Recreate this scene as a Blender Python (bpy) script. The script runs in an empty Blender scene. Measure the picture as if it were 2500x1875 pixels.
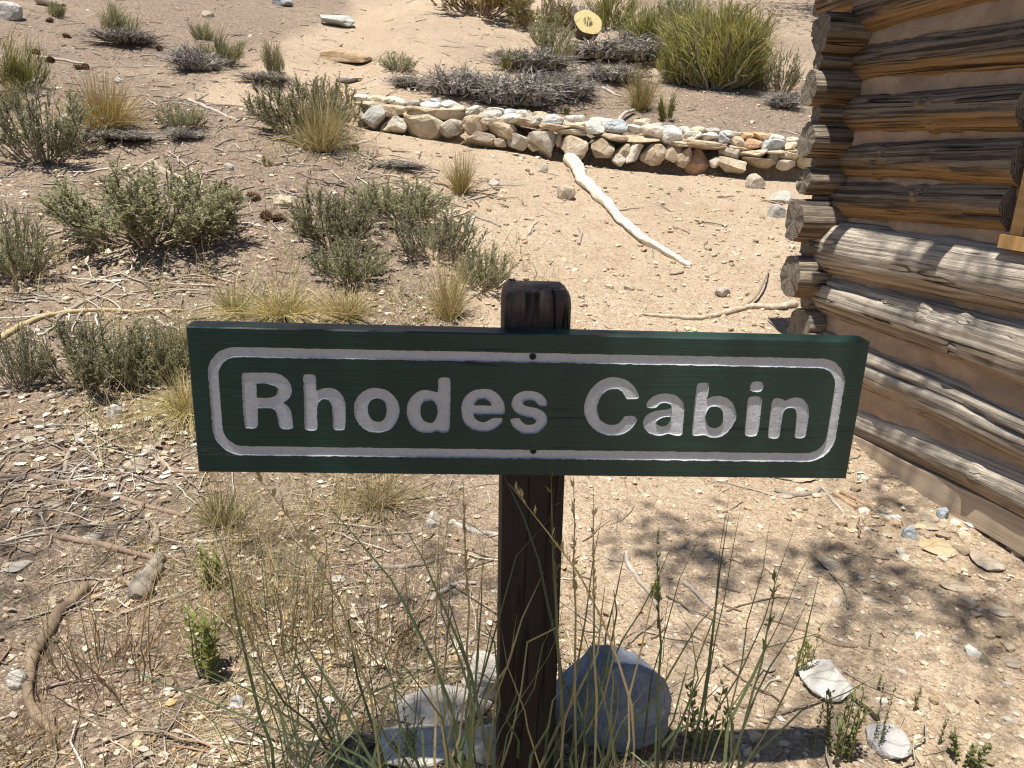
import bpy, bmesh, math, random
import numpy as np
from mathutils import Vector, Matrix, Euler
from mathutils.geometry import delaunay_2d_cdt

# ------------------------------------------------------------------ camera, sky, sun, exposure
scene = bpy.context.scene
COL = scene.collection
FPX, YAW, PITCH, ROLL = 1878.0, math.radians(-3.798), math.radians(16.938), math.radians(2.141)
ZS = 0.630                                   # height of the sign board's lower edge above the foot of its post
CAM = np.array([-.09772, -.99363, .43755 + ZS])
def _basis():
    cy, sy, cp, sp = math.cos(YAW), math.sin(YAW), math.cos(PITCH), math.sin(PITCH)
    f = np.array([-sy*cp, cy*cp, -sp]); r = np.array([cy, sy, 0.]); u = np.cross(r, f)
    cr, sr = math.cos(ROLL), math.sin(ROLL)
    return cr*r + sr*u, -sr*r + cr*u, f
RI, UP, FW = _basis()
cam_data = bpy.data.cameras.new('camera')
cam_data.sensor_fit = 'HORIZONTAL'; cam_data.sensor_width = 36.0
cam_data.lens = 36.0*FPX/2500.0
cam_data.clip_start = 0.02; cam_data.clip_end = 600
cam = bpy.data.objects.new('camera', cam_data); COL.objects.link(cam)
cam.matrix_world = Matrix(((RI[0], UP[0], -FW[0], CAM[0]), (RI[1], UP[1], -FW[1], CAM[1]),
                           (RI[2], UP[2], -FW[2], CAM[2]), (0, 0, 0, 1)))
scene.camera = cam

SUN = np.array([-.19, -.200, .95]); SUN /= np.linalg.norm(SUN)      # direction towards the sun
world = bpy.data.worlds.new('World'); scene.world = world; world.use_nodes = True
wn = world.node_tree; wn.nodes.clear()
sky = wn.nodes.new('ShaderNodeTexSky'); sky.sky_type = 'NISHITA'; sky.sun_disc = False
sky.sun_elevation = math.asin(SUN[2]); sky.sun_rotation = math.atan2(SUN[0], SUN[1])
sky.altitude = 2500; sky.air_density = 1.0; sky.dust_density = 1.0
bg = wn.nodes.new('ShaderNodeBackground'); bg.inputs['Strength'].default_value = 0.075
wo = wn.nodes.new('ShaderNodeOutputWorld')
wn.links.new(sky.outputs[0], bg.inputs[0]); wn.links.new(bg.outputs[0], wo.inputs[0])
sun_data = bpy.data.lights.new('sun', 'SUN'); sun_data.energy = 5.0; sun_data.angle = math.radians(.53)
sun_data.color = (1.0, .95, .865)
sun = bpy.data.objects.new('sun', sun_data); COL.objects.link(sun)
sun.rotation_euler = Vector(tuple(SUN)).to_track_quat('Z', 'Y').to_euler(); sun.location = (0, 0, 12)
scene.view_settings.view_transform = 'Standard'; scene.view_settings.look = 'None'
scene.view_settings.gamma = 1.0; scene.view_settings.exposure = 0.52
scene.cycles.pixel_filter_type = 'BLACKMAN_HARRIS'; scene.cycles.filter_width = 1.2
scene.cycles.max_bounces = 6; scene.cycles.diffuse_bounces = 3; scene.cycles.transparent_max_bounces = 8

# ------------------------------------------------------------------ small maths
RNG = np.random.default_rng(7)
PXS = 2500.0/2212.0
def ray(px, py): return FW + RI*((px-1250)/FPX) - UP*((py-937.5)/FPX)
def on_plane(px, py, p, n):
    d = ray(px, py); return CAM + d*(np.dot(np.asarray(p)-CAM, n)/np.dot(d, n))
def at_depth(px, py, z): return CAM + ray(px, py)*z
def sstep(a, b, x):
    t = np.clip((np.asarray(x, float)-a)/(b-a), 0, 1); return t*t*(3-2*t)
def _hash(i, j, k, s):
    h = (i*374761393 + j*668265263 + k*2147483647 + s*1274126177) & 0xffffffff
    h = ((h ^ (h >> 13))*1274126177) & 0xffffffff
    h = ((h ^ (h >> 16))*2246822519) & 0xffffffff
    return ((h ^ (h >> 15)) & 0xffffff)/float(0x7fffff) - 1.0
def vnoise(P, seed=0):
    P = np.asarray(P, float); fl = np.floor(P).astype(np.int64); f = P-fl; f = f*f*f*(f*(f*6-15)+10)
    i, j, k = fl[..., 0], fl[..., 1], fl[..., 2]; r = 0
    for a in (0, 1):
        wa = f[..., 0] if a else 1-f[..., 0]
        for b in (0, 1):
            wb = f[..., 1] if b else 1-f[..., 1]
            for c in (0, 1):
                wc = f[..., 2] if c else 1-f[..., 2]
                r = r + wa*wb*wc*_hash(i+a, j+b, k+c, seed)
    return r
def fbm(P, octv=4, seed=0, gain=.5):
    P = np.asarray(P, float); a = 1.; s = 0.; t = 0.
    for o in range(octv):
        s = s + a*vnoise(P*(2.03**o)+o*17.3, seed+o); t += a; a *= gain
    return s/t
def norm(v):
    v = np.asarray(v, float); return v/np.maximum(np.linalg.norm(v, axis=-1, keepdims=True), 1e-9)

# ------------------------------------------------------------------ terrain height
def _table(xs, ys, lo, hi, sm):
    t = np.linspace(lo, hi, 4001); v = np.interp(t, xs, ys)
    k = max(3, int(sm/(hi-lo)*4000)) | 1
    for _ in range(2):
        v = np.convolve(np.pad(v, k//2, mode='edge'), np.ones(k)/k, 'valid')
    return t, v
_gT, _gV = _table([-60, .5, 1.5, 2.5, 3.5, 4.5, 5.25, 90], [0, 0, .06, .25, .52, .80, 1, 1], -60, 90, .55)
_gT2 = np.linspace(-4, 8, 3001)
_gV2 = np.interp(_gT2, [-4, .5, 1.5, 2.5, 3.5, 4.5, 5.25, 8], [0, 0, .06, .25, .52, .80, 1, 1])
for _ in range(2): _gV2 = np.convolve(np.pad(_gV2, 90, mode='edge'), np.ones(181)/181, 'valid')
def wall_y(x): return np.interp(x, [-3, -.98, .73, 2.45, 6], [5.55, 5.41, 5.23, 5.10, 4.9])
def ground_z(x, y, fine=True):
    x = np.asarray(x, float); y = np.asarray(y, float)
    zb = np.interp(x, [-6, -2, -.98, -.13, .73, 1.7, 2.45, 6], [1.5, 1.31, 1.20, 1.12, 1.01, .98, .975, .95])
    z = zb*np.interp(y, _gT2, _gV2)
    z = z - .05*np.exp(-((x-1.45)/.5)**2 - ((y-1.8)/.6)**2) + .03*np.exp(-((x-1.6)/.6)**2 - ((y-.8)/.5)**2)
    wy = wall_y(x); s = y-wy
    z = z + .17*sstep(.12, .24, s)*sstep(-1.3, -.85, x)
    z = z + np.maximum(s-.2, 0)*.30 - .0012*np.maximum(s-14, 0)**2*(s < 60)
    r = np.hypot(x, y)
    P = np.stack([x, y, np.zeros_like(x)], -1)
    z = z + .05*fbm(P*.9, 2, 3)*sstep(1.5, 6, r) + .012*fbm(P*3.2, 3, 5)
    if fine:
        z = z + .006*fbm(P*14, 3, 9)
    return z
def G(px, py, s=PXS):
    """point of the terrain seen at photo position (overview units)"""
    d = ray(px*s, py*s); t = np.geomspace(.5, 60, 900)
    P = CAM + d*t[:, None]; h = P[:, 2]-ground_z(P[:, 0], P[:, 1])
    k = np.argmax(h < 0); k = k if h[k] < 0 else len(t)-1
    a, b = t[max(k-1, 0)], t[k]
    for _ in range(18):
        m = (a+b)/2; p = CAM+d*m
        if p[2] < ground_z(p[0], p[1]): b = m
        else: a = m
    return CAM + d*((a+b)/2)
def mpp(p): return float(np.dot(np.asarray(p)-CAM, FW))/FPX*PXS        # metres per overview pixel at p
def litter(x, y):
    """0 = bare sand, 1 = ground deep in needles, twigs and leaves"""
    P = np.stack([np.asarray(x, float), np.asarray(y, float), np.zeros_like(np.asarray(x, float))], -1)
    n = fbm(P*1.1, 3, 21)
    edge = np.interp(y, [-2, .4, 1.5, 3, 4.2, 5.2], [.12, .12, .05, -.15, -.55, -.9])
    low = 1-sstep(-.25, .25, x-edge+.22*n)
    s = y-wall_y(x)
    up = np.maximum(sstep(-.6, .3, x+.35*n)*(1-sstep(1.6, 3.2, s+.6*n)), 1-sstep(-2.6, -1.9, x-.12*y+.8+.4*n))
    up = np.maximum(up, sstep(2.0, 2.8, x+.3*n)*.8)
    up = np.maximum(up, .34+.2*n)
    m = low*(1-sstep(-.1, .25, s)) + up*sstep(-.1, .25, s)
    cab = np.exp(-((x-1.25)/.25)**2-((y-1.2)/.8)**2)*.35
    return np.clip(m*(.78+.3*n)+cab, 0, 1)

# ------------------------------------------------------------------ mesh helpers
class MD:
    """collects vertices, quads, triangles and a per-vertex tint; builds ONE mesh object"""
    def __init__(s): s.v = []; s.q = []; s.t = []; s.c = []; s.n = 0; s.qm = []; s.tm = []
    def add(s, V, Q=None, T=None, C=(.5, .5, .5), m=0):
        V = np.asarray(V, float).reshape(-1, 3)
        C = np.asarray(C, float); C = np.broadcast_to(C, (len(V), 3)) if C.ndim == 1 else C
        s.v.append(V); s.c.append(C)
        if Q is not None and len(Q): Q = np.asarray(Q, int)+s.n; s.q.append(Q); s.qm.append(np.full(len(Q), m))
        if T is not None and len(T): T = np.asarray(T, int)+s.n; s.t.append(T); s.tm.append(np.full(len(T), m))
        s.n += len(V)
    def mesh(s, name, mats, smooth=True):
        me = bpy.data.meshes.new(name); V = np.concatenate(s.v)
        Q = np.concatenate(s.q) if s.q else np.zeros((0, 4), int); T = np.concatenate(s.t) if s.t else np.zeros((0, 3), int)
        me.vertices.add(len(V)); me.vertices.foreach_set('co', V.astype(np.float32).ravel())
        nl = Q.size+T.size; me.loops.add(nl)
        me.loops.foreach_set('vertex_index', np.concatenate([Q.ravel(), T.ravel()]).astype(np.int32))
        me.polygons.add(len(Q)+len(T))
        me.polygons.foreach_set('loop_start', np.concatenate([np.arange(len(Q))*4, Q.size+np.arange(len(T))*3]).astype(np.int32))
        mi = np.concatenate((s.qm if s.qm else [])+(s.tm if s.tm else [])).astype(np.int32)
        if mi.any(): me.polygons.foreach_set('material_index', mi)
        me.polygons.foreach_set('use_smooth', np.full(len(Q)+len(T), bool(smooth)))
        a = me.attributes.new('tint', 'FLOAT_COLOR', 'POINT'); C = np.concatenate(s.c)
        a.data.foreach_set('color', np.concatenate([C, np.ones((len(C), 1))], 1).astype(np.float32).ravel())
        for m in (mats if isinstance(mats, (list, tuple)) else [mats]): me.materials.append(m)
        me.update(calc_edges=True); me.validate()
        return me
    def obj(s, name, mats, parent=None, smooth=True):
        return link(bpy.data.objects.new(name, s.mesh(name, mats, smooth)), parent)
def link(o, parent=None):
    COL.objects.link(o)
    if parent is not None: o.parent = parent
    return o
def tag(o, label=None, cat=None, group=None, kind=None):
    if label: o['label'] = label
    if cat: o['category'] = cat
    if group: o['group'] = group
    if kind: o['kind'] = kind
    return o
def empty(name, loc, label, cat, group=None):
    o = bpy.data.objects.new(name, None); o.empty_display_size = .05; o.location = tuple(loc); COL.objects.link(o)
    return tag(o, label, cat, group)
def tubes(P, r, sides=3, seed=0):
    """P (N,K,3) centre lines, r (N,K) or scalar radii -> verts, quads (open tubes with pointed feel)"""
    P = np.asarray(P, float); N, K, _ = P.shape; r = np.broadcast_to(np.asarray(r, float), (N, K))
    T = np.gradient(P, axis=1); T = norm(T)
    ref = np.where(np.abs(T[:, :1, 2:3]) > .9, np.array([1., 0, 0]), np.array([0, 0, 1.]))
    A = norm(np.cross(T, np.broadcast_to(ref, T.shape))); B = np.cross(T, A)
    an = np.arange(sides)*2*np.pi/sides
    V = P[:, :, None, :] + r[:, :, None, None]*(np.cos(an)[:, None]*A[:, :, None, :]+np.sin(an)[:, None]*B[:, :, None, :])
    idx = np.arange(N*K*sides).reshape(N, K, sides); nx = np.roll(idx, -1, 2)
    Q = np.stack([idx[:, :-1], nx[:, :-1], nx[:, 1:], idx[:, 1:]], -1).reshape(-1, 4)
    return V.reshape(-1, 3), Q
def ribbons(P, w, side):
    """flat blades: P (N,K,3), w (N,K) half widths, side (N,3)"""
    P = np.asarray(P, float); N, K, _ = P.shape; w = np.broadcast_to(np.asarray(w, float), (N, K))
    S = norm(side)[:, None, :]*w[:, :, None]
    V = np.stack([P-S, P+S], 2); idx = np.arange(N*K*2).reshape(N, K, 2)
    Q = np.stack([idx[:, :-1, 0], idx[:, :-1, 1], idx[:, 1:, 1], idx[:, 1:, 0]], -1).reshape(-1, 4)
    return V.reshape(-1, 3), Q
def leaflets(p, d, side, L, W, fold=0.0):
    """diamond leaves: p (N,3) base, d (N,3) direction, side (N,3)"""
    d = norm(d); side = norm(side); L = np.asarray(L).reshape(-1, 1); W = np.asarray(W).reshape(-1, 1)
    up = np.cross(d, side)*W*fold
    V = np.stack([p, p+d*L*.45-side*W+up, p+d*L, p+d*L*.45+side*W+up], 1)
    N = len(p); Q = np.arange(N*4).reshape(N, 4)
    return V.reshape(-1, 3), Q
def rand_unit(n, rng):
    return norm(rng.normal(size=(n, 3)))
_ico = {}
def ico(sub):
    if sub not in _ico:
        bm = bmesh.new(); bmesh.ops.create_icosphere(bm, subdivisions=sub, radius=1.0)
        bm.verts.ensure_lookup_table()
        _ico[sub] = (np.array([v.co[:] for v in bm.verts]), np.array([[v.index for v in f.verts] for f in bm.faces])); bm.free()
    return _ico[sub]
def rock_shape(seed, dims, sub=3, cuts=7, rough=.10, boxy=.0):
    """angular or rounded stone, full size dims, centred"""
    rng = np.random.default_rng(seed); V, T = ico(sub); V = V.copy()
    if boxy > 0:
        p = 1+boxy*5; V = V/np.power((np.abs(V)**p).sum(1, keepdims=True), 1/p)
    for _ in range(cuts):
        n = norm(rng.normal(size=3)); d = rng.uniform(.55, .85); h = V@n-d; V = V-np.outer(np.maximum(h, 0), n)*.93
    V = V*(1+rough*fbm(V*1.7+seed*3.1, 3, seed)[:, None]) + .35*rough*rng.normal(size=V.shape)*.15
    V = V-(V.max(0)+V.min(0))/2; V = V/(V.max(0)-V.min(0))
    return V*np.asarray(dims), T
def rot_z(V, a):
    c, s = math.cos(a), math.sin(a); return np.stack([V[:, 0]*c-V[:, 1]*s, V[:, 0]*s+V[:, 1]*c, V[:, 2]], 1)
def rot_axis(V, ax, a):
    M = np.array(Matrix.Rotation(a, 3, Vector(tuple(ax)))); return V@M.T
def smooth_path(P, n):
    P = np.asarray(P, float); Q = np.vstack([2*P[0]-P[1], P, 2*P[-1]-P[-2]]); out = []
    for t in np.linspace(0, len(P)-1-1e-6, n):
        i = int(t); u = t-i; a, b, c, d = Q[i], Q[i+1], Q[i+2], Q[i+3]
        out.append(.5*((2*b)+(-a+c)*u+(2*a-5*b+4*c-d)*u*u+(-a+3*b-3*c+d)*u**3))
    return np.array(out)

# ------------------------------------------------------------------ material helpers
class NT:
    def __init__(s, name):
        s.m = bpy.data.materials.new(name); s.m.use_nodes = True; s.t = s.m.node_tree; s.t.nodes.clear()
        s.out = s.new('ShaderNodeOutputMaterial')
    def new(s, k, **kw):
        n = s.t.nodes.new(k)
        for a, v in kw.items(): setattr(n, a, v)
        return n
    def put(s, sock, v):
        if isinstance(v, bpy.types.NodeSocket): s.t.links.new(v, sock)
        elif v is not None:
            if hasattr(sock.default_value, '__len__') and not hasattr(v, '__len__'): v = (v,)*len(sock.default_value)
            if hasattr(sock.default_value, '__len__') and len(sock.default_value) == 4 and len(v) == 3: v = (*v, 1)
            sock.default_value = v
    def pos(s): return s.new('ShaderNodeNewGeometry').outputs['Position']
    def nrm(s): return s.new('ShaderNodeNewGeometry').outputs['Normal']
    def oco(s): return s.new('ShaderNodeTexCoord').outputs['Object']
    def tint(s): return s.new('ShaderNodeAttribute', attribute_name='tint').outputs['Color']
    def rnd(s): return s.new('ShaderNodeObjectInfo').outputs['Random']
    def mapping(s, v, scale=(1, 1, 1), rot=(0, 0, 0), loc=(0, 0, 0)):
        n = s.new('ShaderNodeMapping'); s.put(n.inputs['Vector'], v); n.inputs['Scale'].default_value = scale
        n.inputs['Rotation'].default_value = rot; n.inputs['Location'].default_value = loc; return n.outputs[0]
    def noise(s, v, scale, detail=4, rough=.55, dist=0, col=False):
        n = s.new('ShaderNodeTexNoise'); s.put(n.inputs['Vector'], v); n.inputs['Scale'].default_value = scale
        n.inputs['Detail'].default_value = detail; n.inputs['Roughness'].default_value = rough; n.inputs['Distortion'].default_value = dist
        return n.outputs['Color' if col else 'Fac']
    def voro(s, v, scale, feature='F1', out='Distance', rnd=1.0):
        n = s.new('ShaderNodeTexVoronoi', feature=feature); s.put(n.inputs['Vector'], v); n.inputs['Scale'].default_value = scale
        n.inputs['Randomness'].default_value = rnd; return n.outputs[out]
    def math(s, op, a, b=None, clamp=False):
        n = s.new('ShaderNodeMath', operation=op, use_clamp=clamp); s.put(n.inputs[0], a)
        if b is not None: s.put(n.inputs[1], b)
        return n.outputs[0]
    def vmath(s, op, a, b=None):
        n = s.new('ShaderNodeVectorMath', operation=op); s.put(n.inputs[0], a)
        if b is not None: s.put(n.inputs[1], b)
        return n.outputs[0]
    def sep(s, v, i): n = s.new('ShaderNodeSeparateXYZ'); s.put(n.inputs[0], v); return n.outputs[i]
    def range(s, v, a, b, c=0, d=1):
        n = s.new('ShaderNodeMapRange'); s.put(n.inputs[0], v); n.inputs[1].default_value = a; n.inputs[2].default_value = b
        n.inputs[3].default_value = c; n.inputs[4].default_value = d; return n.outputs[0]
    def ramp(s, f, stops):
        n = s.new('ShaderNodeValToRGB'); s.put(n.inputs[0], f); e = n.color_ramp.elements
        while len(e) < len(stops): e.new(.5)
        for x, (p, c) in zip(e, stops): x.position = p; x.color = (*c, 1)
        return n.outputs[0]
    def mix(s, f, a, b, blend='MIX'):
        n = s.new('ShaderNodeMix', data_type='RGBA', blend_type=blend); s.put(n.inputs[0], f); s.put(n.inputs[6], a); s.put(n.inputs[7], b)
        return n.outputs[2]
    def bump(s, h, strength=.5, dist=.01, normal=None):
        n = s.new('ShaderNodeBump'); s.put(n.inputs['Height'], h); n.inputs['Strength'].default_value = strength
        n.inputs['Distance'].default_value = dist
        if normal is not None: s.put(n.inputs['Normal'], normal)
        return n.outputs[0]
    def pbr(s, col, rough=.8, normal=None, spec=.3, metal=0.0):
        n = s.new('ShaderNodeBsdfPrincipled'); s.put(n.inputs['Base Color'], col); s.put(n.inputs['Roughness'], rough)
        n.inputs['Specular IOR Level'].default_value = spec; n.inputs['Metallic'].default_value = metal
        if normal is not None: s.put(n.inputs['Normal'], normal)
        s.t.links.new(n.outputs[0], s.out.inputs[0]); return s.m
    def leafy(s, col, trans=.35, rough=.6, normal=None):
        d = s.new('ShaderNodeBsdfPrincipled'); s.put(d.inputs['Base Color'], col); d.inputs['Roughness'].default_value = rough
        d.inputs['Specular IOR Level'].default_value = .25
        t = s.new('ShaderNodeBsdfTranslucent'); s.put(t.inputs[0], col)
        x = s.new('ShaderNodeMixShader'); x.inputs[0].default_value = trans
        s.t.links.new(d.outputs[0], x.inputs[1]); s.t.links.new(t.outputs[0], x.inputs[2]); s.t.links.new(x.outputs[0], s.out.inputs[0])
        return s.m
# ------------------------------------------------------------------ materials
M = {}
def mats():
    t = NT('soil'); P = t.pos(); L = t.sep(t.tint(), 0)
    big = t.noise(P, 1.3, 5, .6); mid = t.noise(P, 9, 5, .65); fine = t.noise(P, 70, 4, .7)
    sand = t.ramp(t.math('ADD', t.math('MULTIPLY', big, .5), t.math('MULTIPLY', mid, .5)),
                  [(.30, (.40, .295, .20)), (.50, (.51, .39, .27)), (.72, (.62, .495, .365))])
    speck = t.noise(P, 38, 3, .7); sand = t.mix(t.range(speck, .48, .34, 0, .55), sand, (.25, .175, .12)); sand = t.mix(t.range(speck, .56, .70, 0, .6), sand, (.68, .56, .42))
    cells = t.voro(P, 150, out='Color'); g = t.sep(cells, 0)
    sand = t.mix(t.range(g, .55, 1, 0, .55), sand, (.62, .52, .40))
    sand = t.mix(t.range(t.sep(cells, 1), .7, 1, 0, .55), sand, (.22, .155, .105))
    duff = t.ramp(t.noise(P, 30, 5, .75), [(.3, (.11, .077, .057)), (.5, (.225, .166, .122)), (.72, (.40, .31, .235))])
    duff = t.mix(t.range(g, .62, 1, 0, .8), duff, (.50, .41, .32))
    fac = t.range(t.math('ADD', L, t.math('MULTIPLY', t.math('SUBTRACT', mid, .5), .9)), .25, .75)
    col = t.mix(fac, sand, duff); col = t.mix(t.range(fine, .35, .25, 0, .45), col, (.12, .085, .06))
    h = t.math('ADD', t.math('MULTIPLY', t.voro(P, 95), -.7), t.math('MULTIPLY', fine, .9))
    h = t.math('ADD', h, t.math('MULTIPLY', t.noise(P, 260, 3, .7), .35))
    b = t.bump(h, .85, .008, t.bump(t.noise(P, 24, 5, .7), .8, .03))
    M['soil'] = t.pbr(col, .95, b, .1)

    t = NT('pebbles'); P = t.pos(); c = t.tint()
    c = t.mix(t.range(t.noise(P, 120, 4, .7), .3, .75, 0, .45), c, t.mix(1, c, (.55, .5, .45), 'MULTIPLY'))
    M['pebble'] = t.pbr(c, .9, t.bump(t.noise(P, 260, 4, .7), .5, .004), .15)

    t = NT('rock'); P = t.oco(); c = t.tint()
    n1 = t.noise(P, 9, 6, .65, .4); n2 = t.noise(P, 55, 5, .7)
    c1 = t.mix(t.range(n1, .35, .7), t.mix(1, c, (.72, .68, .62), 'MULTIPLY'), t.mix(.25, c, (.75, .70, .60)))
    c1 = t.mix(t.range(n2, .42, .28, 0, .55), c1, t.mix(1, c, (.32, .27, .22), 'MULTIPLY'))
    crack = t.voro(t.vmath('ADD', P, t.vmath('MULTIPLY', t.noise(P, 6, 3, .6, col=True), (.12, .12, .12))), 10, 'DISTANCE_TO_EDGE')
    c1 = t.mix(t.range(crack, .035, 0, 0, .35), c1, (.14, .11, .085))
    h = t.math('ADD', n1, t.math('MULTIPLY', n2, .5)); h = t.math('ADD', h, t.range(crack, 0, .05, -.12, 0))
    M['rock'] = t.pbr(c1, .88, t.bump(h, .8, .022), .2)

    t = NT('blue_limestone'); P = t.oco(); n1 = t.noise(P, 11, 6, .7, .5); n2 = t.noise(P, 90, 4, .7)
    c = t.ramp(n1, [(.3, (.15, .175, .225)), (.5, (.28, .315, .385)), (.7, (.48, .51, .56))])
    c = t.mix(t.range(n2, .55, .75, 0, .5), c, (.55, .56, .58))
    M['bluerock'] = t.pbr(c, .82, t.bump(t.math('ADD', n1, t.math('MULTIPLY', n2, .4)), .7, .02), .25)

    # weathered log: grain runs along local X
    def log_mat(name, grey, tan, dark, orange, amt, lines=.72):
        t = NT(name); O = t.oco(); r = t.rnd()
        off = t.new('ShaderNodeCombineXYZ'); t.put(off.inputs[0], t.math('MULTIPLY', r, 37.)); 
        V = t.vmath('ADD', O, off.outputs[0])
        W = t.vmath('ADD', V, t.vmath('MULTIPLY', t.vmath('SUBTRACT', t.noise(t.mapping(V, (2.2, 7, 7)), 1, 3, .55, col=True), (.5, .5, .5)), (.0, .020, .020)))
        g1 = t.noise(t.mapping(W, (1.2, 75, 75)), 1, 5, .62); g2 = t.noise(t.mapping(W, (3.5, 190, 190)), 1, 4, .7)
        blot = t.noise(t.mapping(V, (3.5, 9, 9)), 1, 5, .65)
        col = t.mix(t.range(g1, .42, .58), tuple(x*.8 for x in grey), tan)
        col = t.mix(t.range(blot, .52, .72, 0, .75), col, dark)
        nz = t.sep(t.nrm(), 2)
        under = t.math('ADD', t.math('MULTIPLY', nz, -1), t.math('MULTIPLY', t.math('SUBTRACT', blot, .5), 1.7))
        col = t.mix(t.range(under, .05, .55, 0, amt), col, t.mix(t.range(g1, .35, .65), tuple(x*.45 for x in orange), orange))
        ck = t.noise(t.mapping(W, (.30, 23, 23)), 1, 1, .4); ckl = t.math('ABSOLUTE', t.math('SUBTRACT', ck, .5))
        gate = t.range(t.noise(t.mapping(V, (4, 7, 7), loc=(3, 1, 2)), 1, 2), .46, .56)
        crack = t.math('MULTIPLY', t.range(ckl, .016, .0), gate)
        col = t.mix(crack, col, (.012, .009, .007))
        col = t.mix(t.range(g1, .47, .36, 0, lines), col, tuple(x*.22 for x in grey)); col = t.mix(t.range(g2, .42, .26, 0, .6), col, tuple(x*.25 for x in grey))
        h = t.math('ADD', t.math('MULTIPLY', g1, .8), t.math('MULTIPLY', g2, .35)); h = t.math('SUBTRACT', h, t.math('MULTIPLY', crack, .9))
        return t.pbr(col, .86, t.bump(h, 1.0, .018), .2)
    M['log_low'] = log_mat('weathered_log_sunlit', (.40, .35, .29), (.58, .51, .415), (.29, .25, .205), (.44, .29, .16), .6, .5)  # sun on the lower courses is put into these paler weathered tones
    M['log_up'] = log_mat('weathered_log_shaded', (.19, .152, .115), (.34, .265, .185), (.07, .056, .045), (.42, .245, .10), .95)  # eave shade on the upper courses is painted into these darker weathered tones
    M['log_end'] = log_mat('corner_log_grey', (.24, .20, .16), (.39, .325, .25), (.12, .10, .08), (.32, .20, .10), .8)
    t = NT('sawn_end_grain'); O = t.oco(); yz = t.mapping(O, (0.02, 1, 1))
    ln = t.new('ShaderNodeVectorMath', operation='LENGTH'); t.put(ln.inputs[0], t.mapping(O, (0, 1, 1)))
    w = t.math('SINE', t.math('MULTIPLY', t.math('ADD', ln.outputs['Value'], t.math('MULTIPLY', t.noise(O, 14, 4), .03)), 900.))
    n = t.noise(O, 30, 5, .7); c = t.mix(t.range(n, .3, .7), (.17, .145, .115), (.33, .285, .225))
    c = t.mix(t.range(w, .1, 1, 0, .45), c, (.10, .082, .064))
    ck = t.voro(O, 22, 'DISTANCE_TO_EDGE'); c = t.mix(t.range(ck, .03, 0, 0, .8), c, (.02, .016, .012))
    saw = t.noise(t.mapping(O, (1, 8, 130), rot=(.5, 0, 0)), 1, 3)
    M['endgrain'] = t.pbr(c, .92, t.bump(t.math('ADD', t.math('ADD', t.math('MULTIPLY', w, .12), n), t.math('MULTIPLY', saw, .6)), .8, .008), .1)

    t = NT('chinking_mortar'); P = t.pos(); n = t.noise(P, 7, 6, .6); n2 = t.noise(P, 60, 5, .7)
    c = t.ramp(n, [(.3, (.31, .215, .145)), (.5, (.42, .30, .205)), (.7, (.50, .375, .27))])
    c = t.mix(t.range(n2, .42, .28, 0, .5), c, (.24, .16, .11))
    M['chink'] = t.pbr(c, .95, t.bump(t.math('ADD', n, t.math('MULTIPLY', n2, .3)), .8, .02), .1)
    t = NT('red_mud'); P = t.pos(); n = t.noise(P, 25, 6, .65)
    M['redmud'] = t.pbr(t.ramp(n, [(.3, (.20, .115, .08)), (.7, (.36, .22, .16))]), .95, t.bump(n, .8, .015), .1)
    def plank(name, a, b, c, axis=(1.5, 40, 40)):
        t = NT(name); O = t.oco(); g = t.noise(t.mapping(O, axis), 1, 5, .65); k = t.noise(O, 6, 3)
        col = t.ramp(g, [(.3, a), (.5, b), (.7, c)]); col = t.mix(t.range(k, .55, .75, 0, .4), col, a)
        return t.pbr(col, .7, t.bump(g, .5, .004), .3)
    M['pine'] = plank('fresh_pine', (.34, .19, .07), (.52, .31, .12), (.62, .40, .18), (40, 40, 1.5))
    M['plank'] = plank('pale_plank', (.34, .26, .18), (.47, .375, .27), (.56, .46, .34))
    M['roofwood'] = plank('dark_roof_wood', (.05, .035, .025), (.09, .065, .045), (.14, .10, .07))
    t = NT('window_glass'); M['glass'] = t.pbr((.015, .014, .012), .08, None, .5)

    # sign
    t = NT('green_paint'); O = t.oco(); g = t.noise(t.mapping(O, (2.5, 40, 170)), 1, 4, .65); g2 = t.noise(t.mapping(O, (6, 60, 420)), 1, 3, .6)
    ln = t.noise(t.mapping(O, (1.6, 9, 95)), 1, 2, .4); ckl = t.math('ABSOLUTE', t.math('SUBTRACT', ln, .5))
    gate = t.range(t.noise(t.mapping(O, (7, 7, 22), loc=(4, 2, 1)), 1, 2), .55, .63)
    ck = t.math('MULTIPLY', t.range(ckl, .010, 0), gate)
    c = t.mix(t.range(g, .3, .7), (.0085, .030, .022), (.013, .042, .031)); c = t.mix(t.range(t.noise(O, 7, 5, .65), .5, .72, 0, .5), c, (.024, .058, .045)); c = t.mix(ck, c, (.004, .009, .007))
    spk = t.voro(O, 55); c = t.mix(t.range(spk, .045, .03, 0, .6), c, (.20, .24, .22))
    h = t.math('SUBTRACT', t.math('ADD', t.math('MULTIPLY', g, .7), t.math('MULTIPLY', g2, .5)), t.math('MULTIPLY', ck, 1.6))
    M['green'] = t.pbr(c, .42, t.bump(h, .55, .0022), .4)
    t = NT('white_paint'); O = t.oco(); n = t.noise(O, 220, 4, .6); n2 = t.noise(t.mapping(O, (60, 60, 260)), 1, 3, .6); blob = t.noise(O, 75, 2, .4)
    c = t.mix(t.range(n, .3, .7), (.43, .44, .465), (.53, .54, .56))
    spk = t.voro(O, 130); c = t.mix(t.range(spk, .05, .02, 0, .7), c, (.08, .08, .08))
    h = t.math('ADD', t.math('MULTIPLY', n, .5), t.math('ADD', t.math('MULTIPLY', n2, .5), blob))
    M['white'] = t.pbr(c, .38, t.bump(h, .5, .0022), .45)
    t = NT('chipped_paint_edge'); O = t.oco(); n = t.noise(t.mapping(O, (90, 90, 160)), 1, 4, .7)
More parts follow.
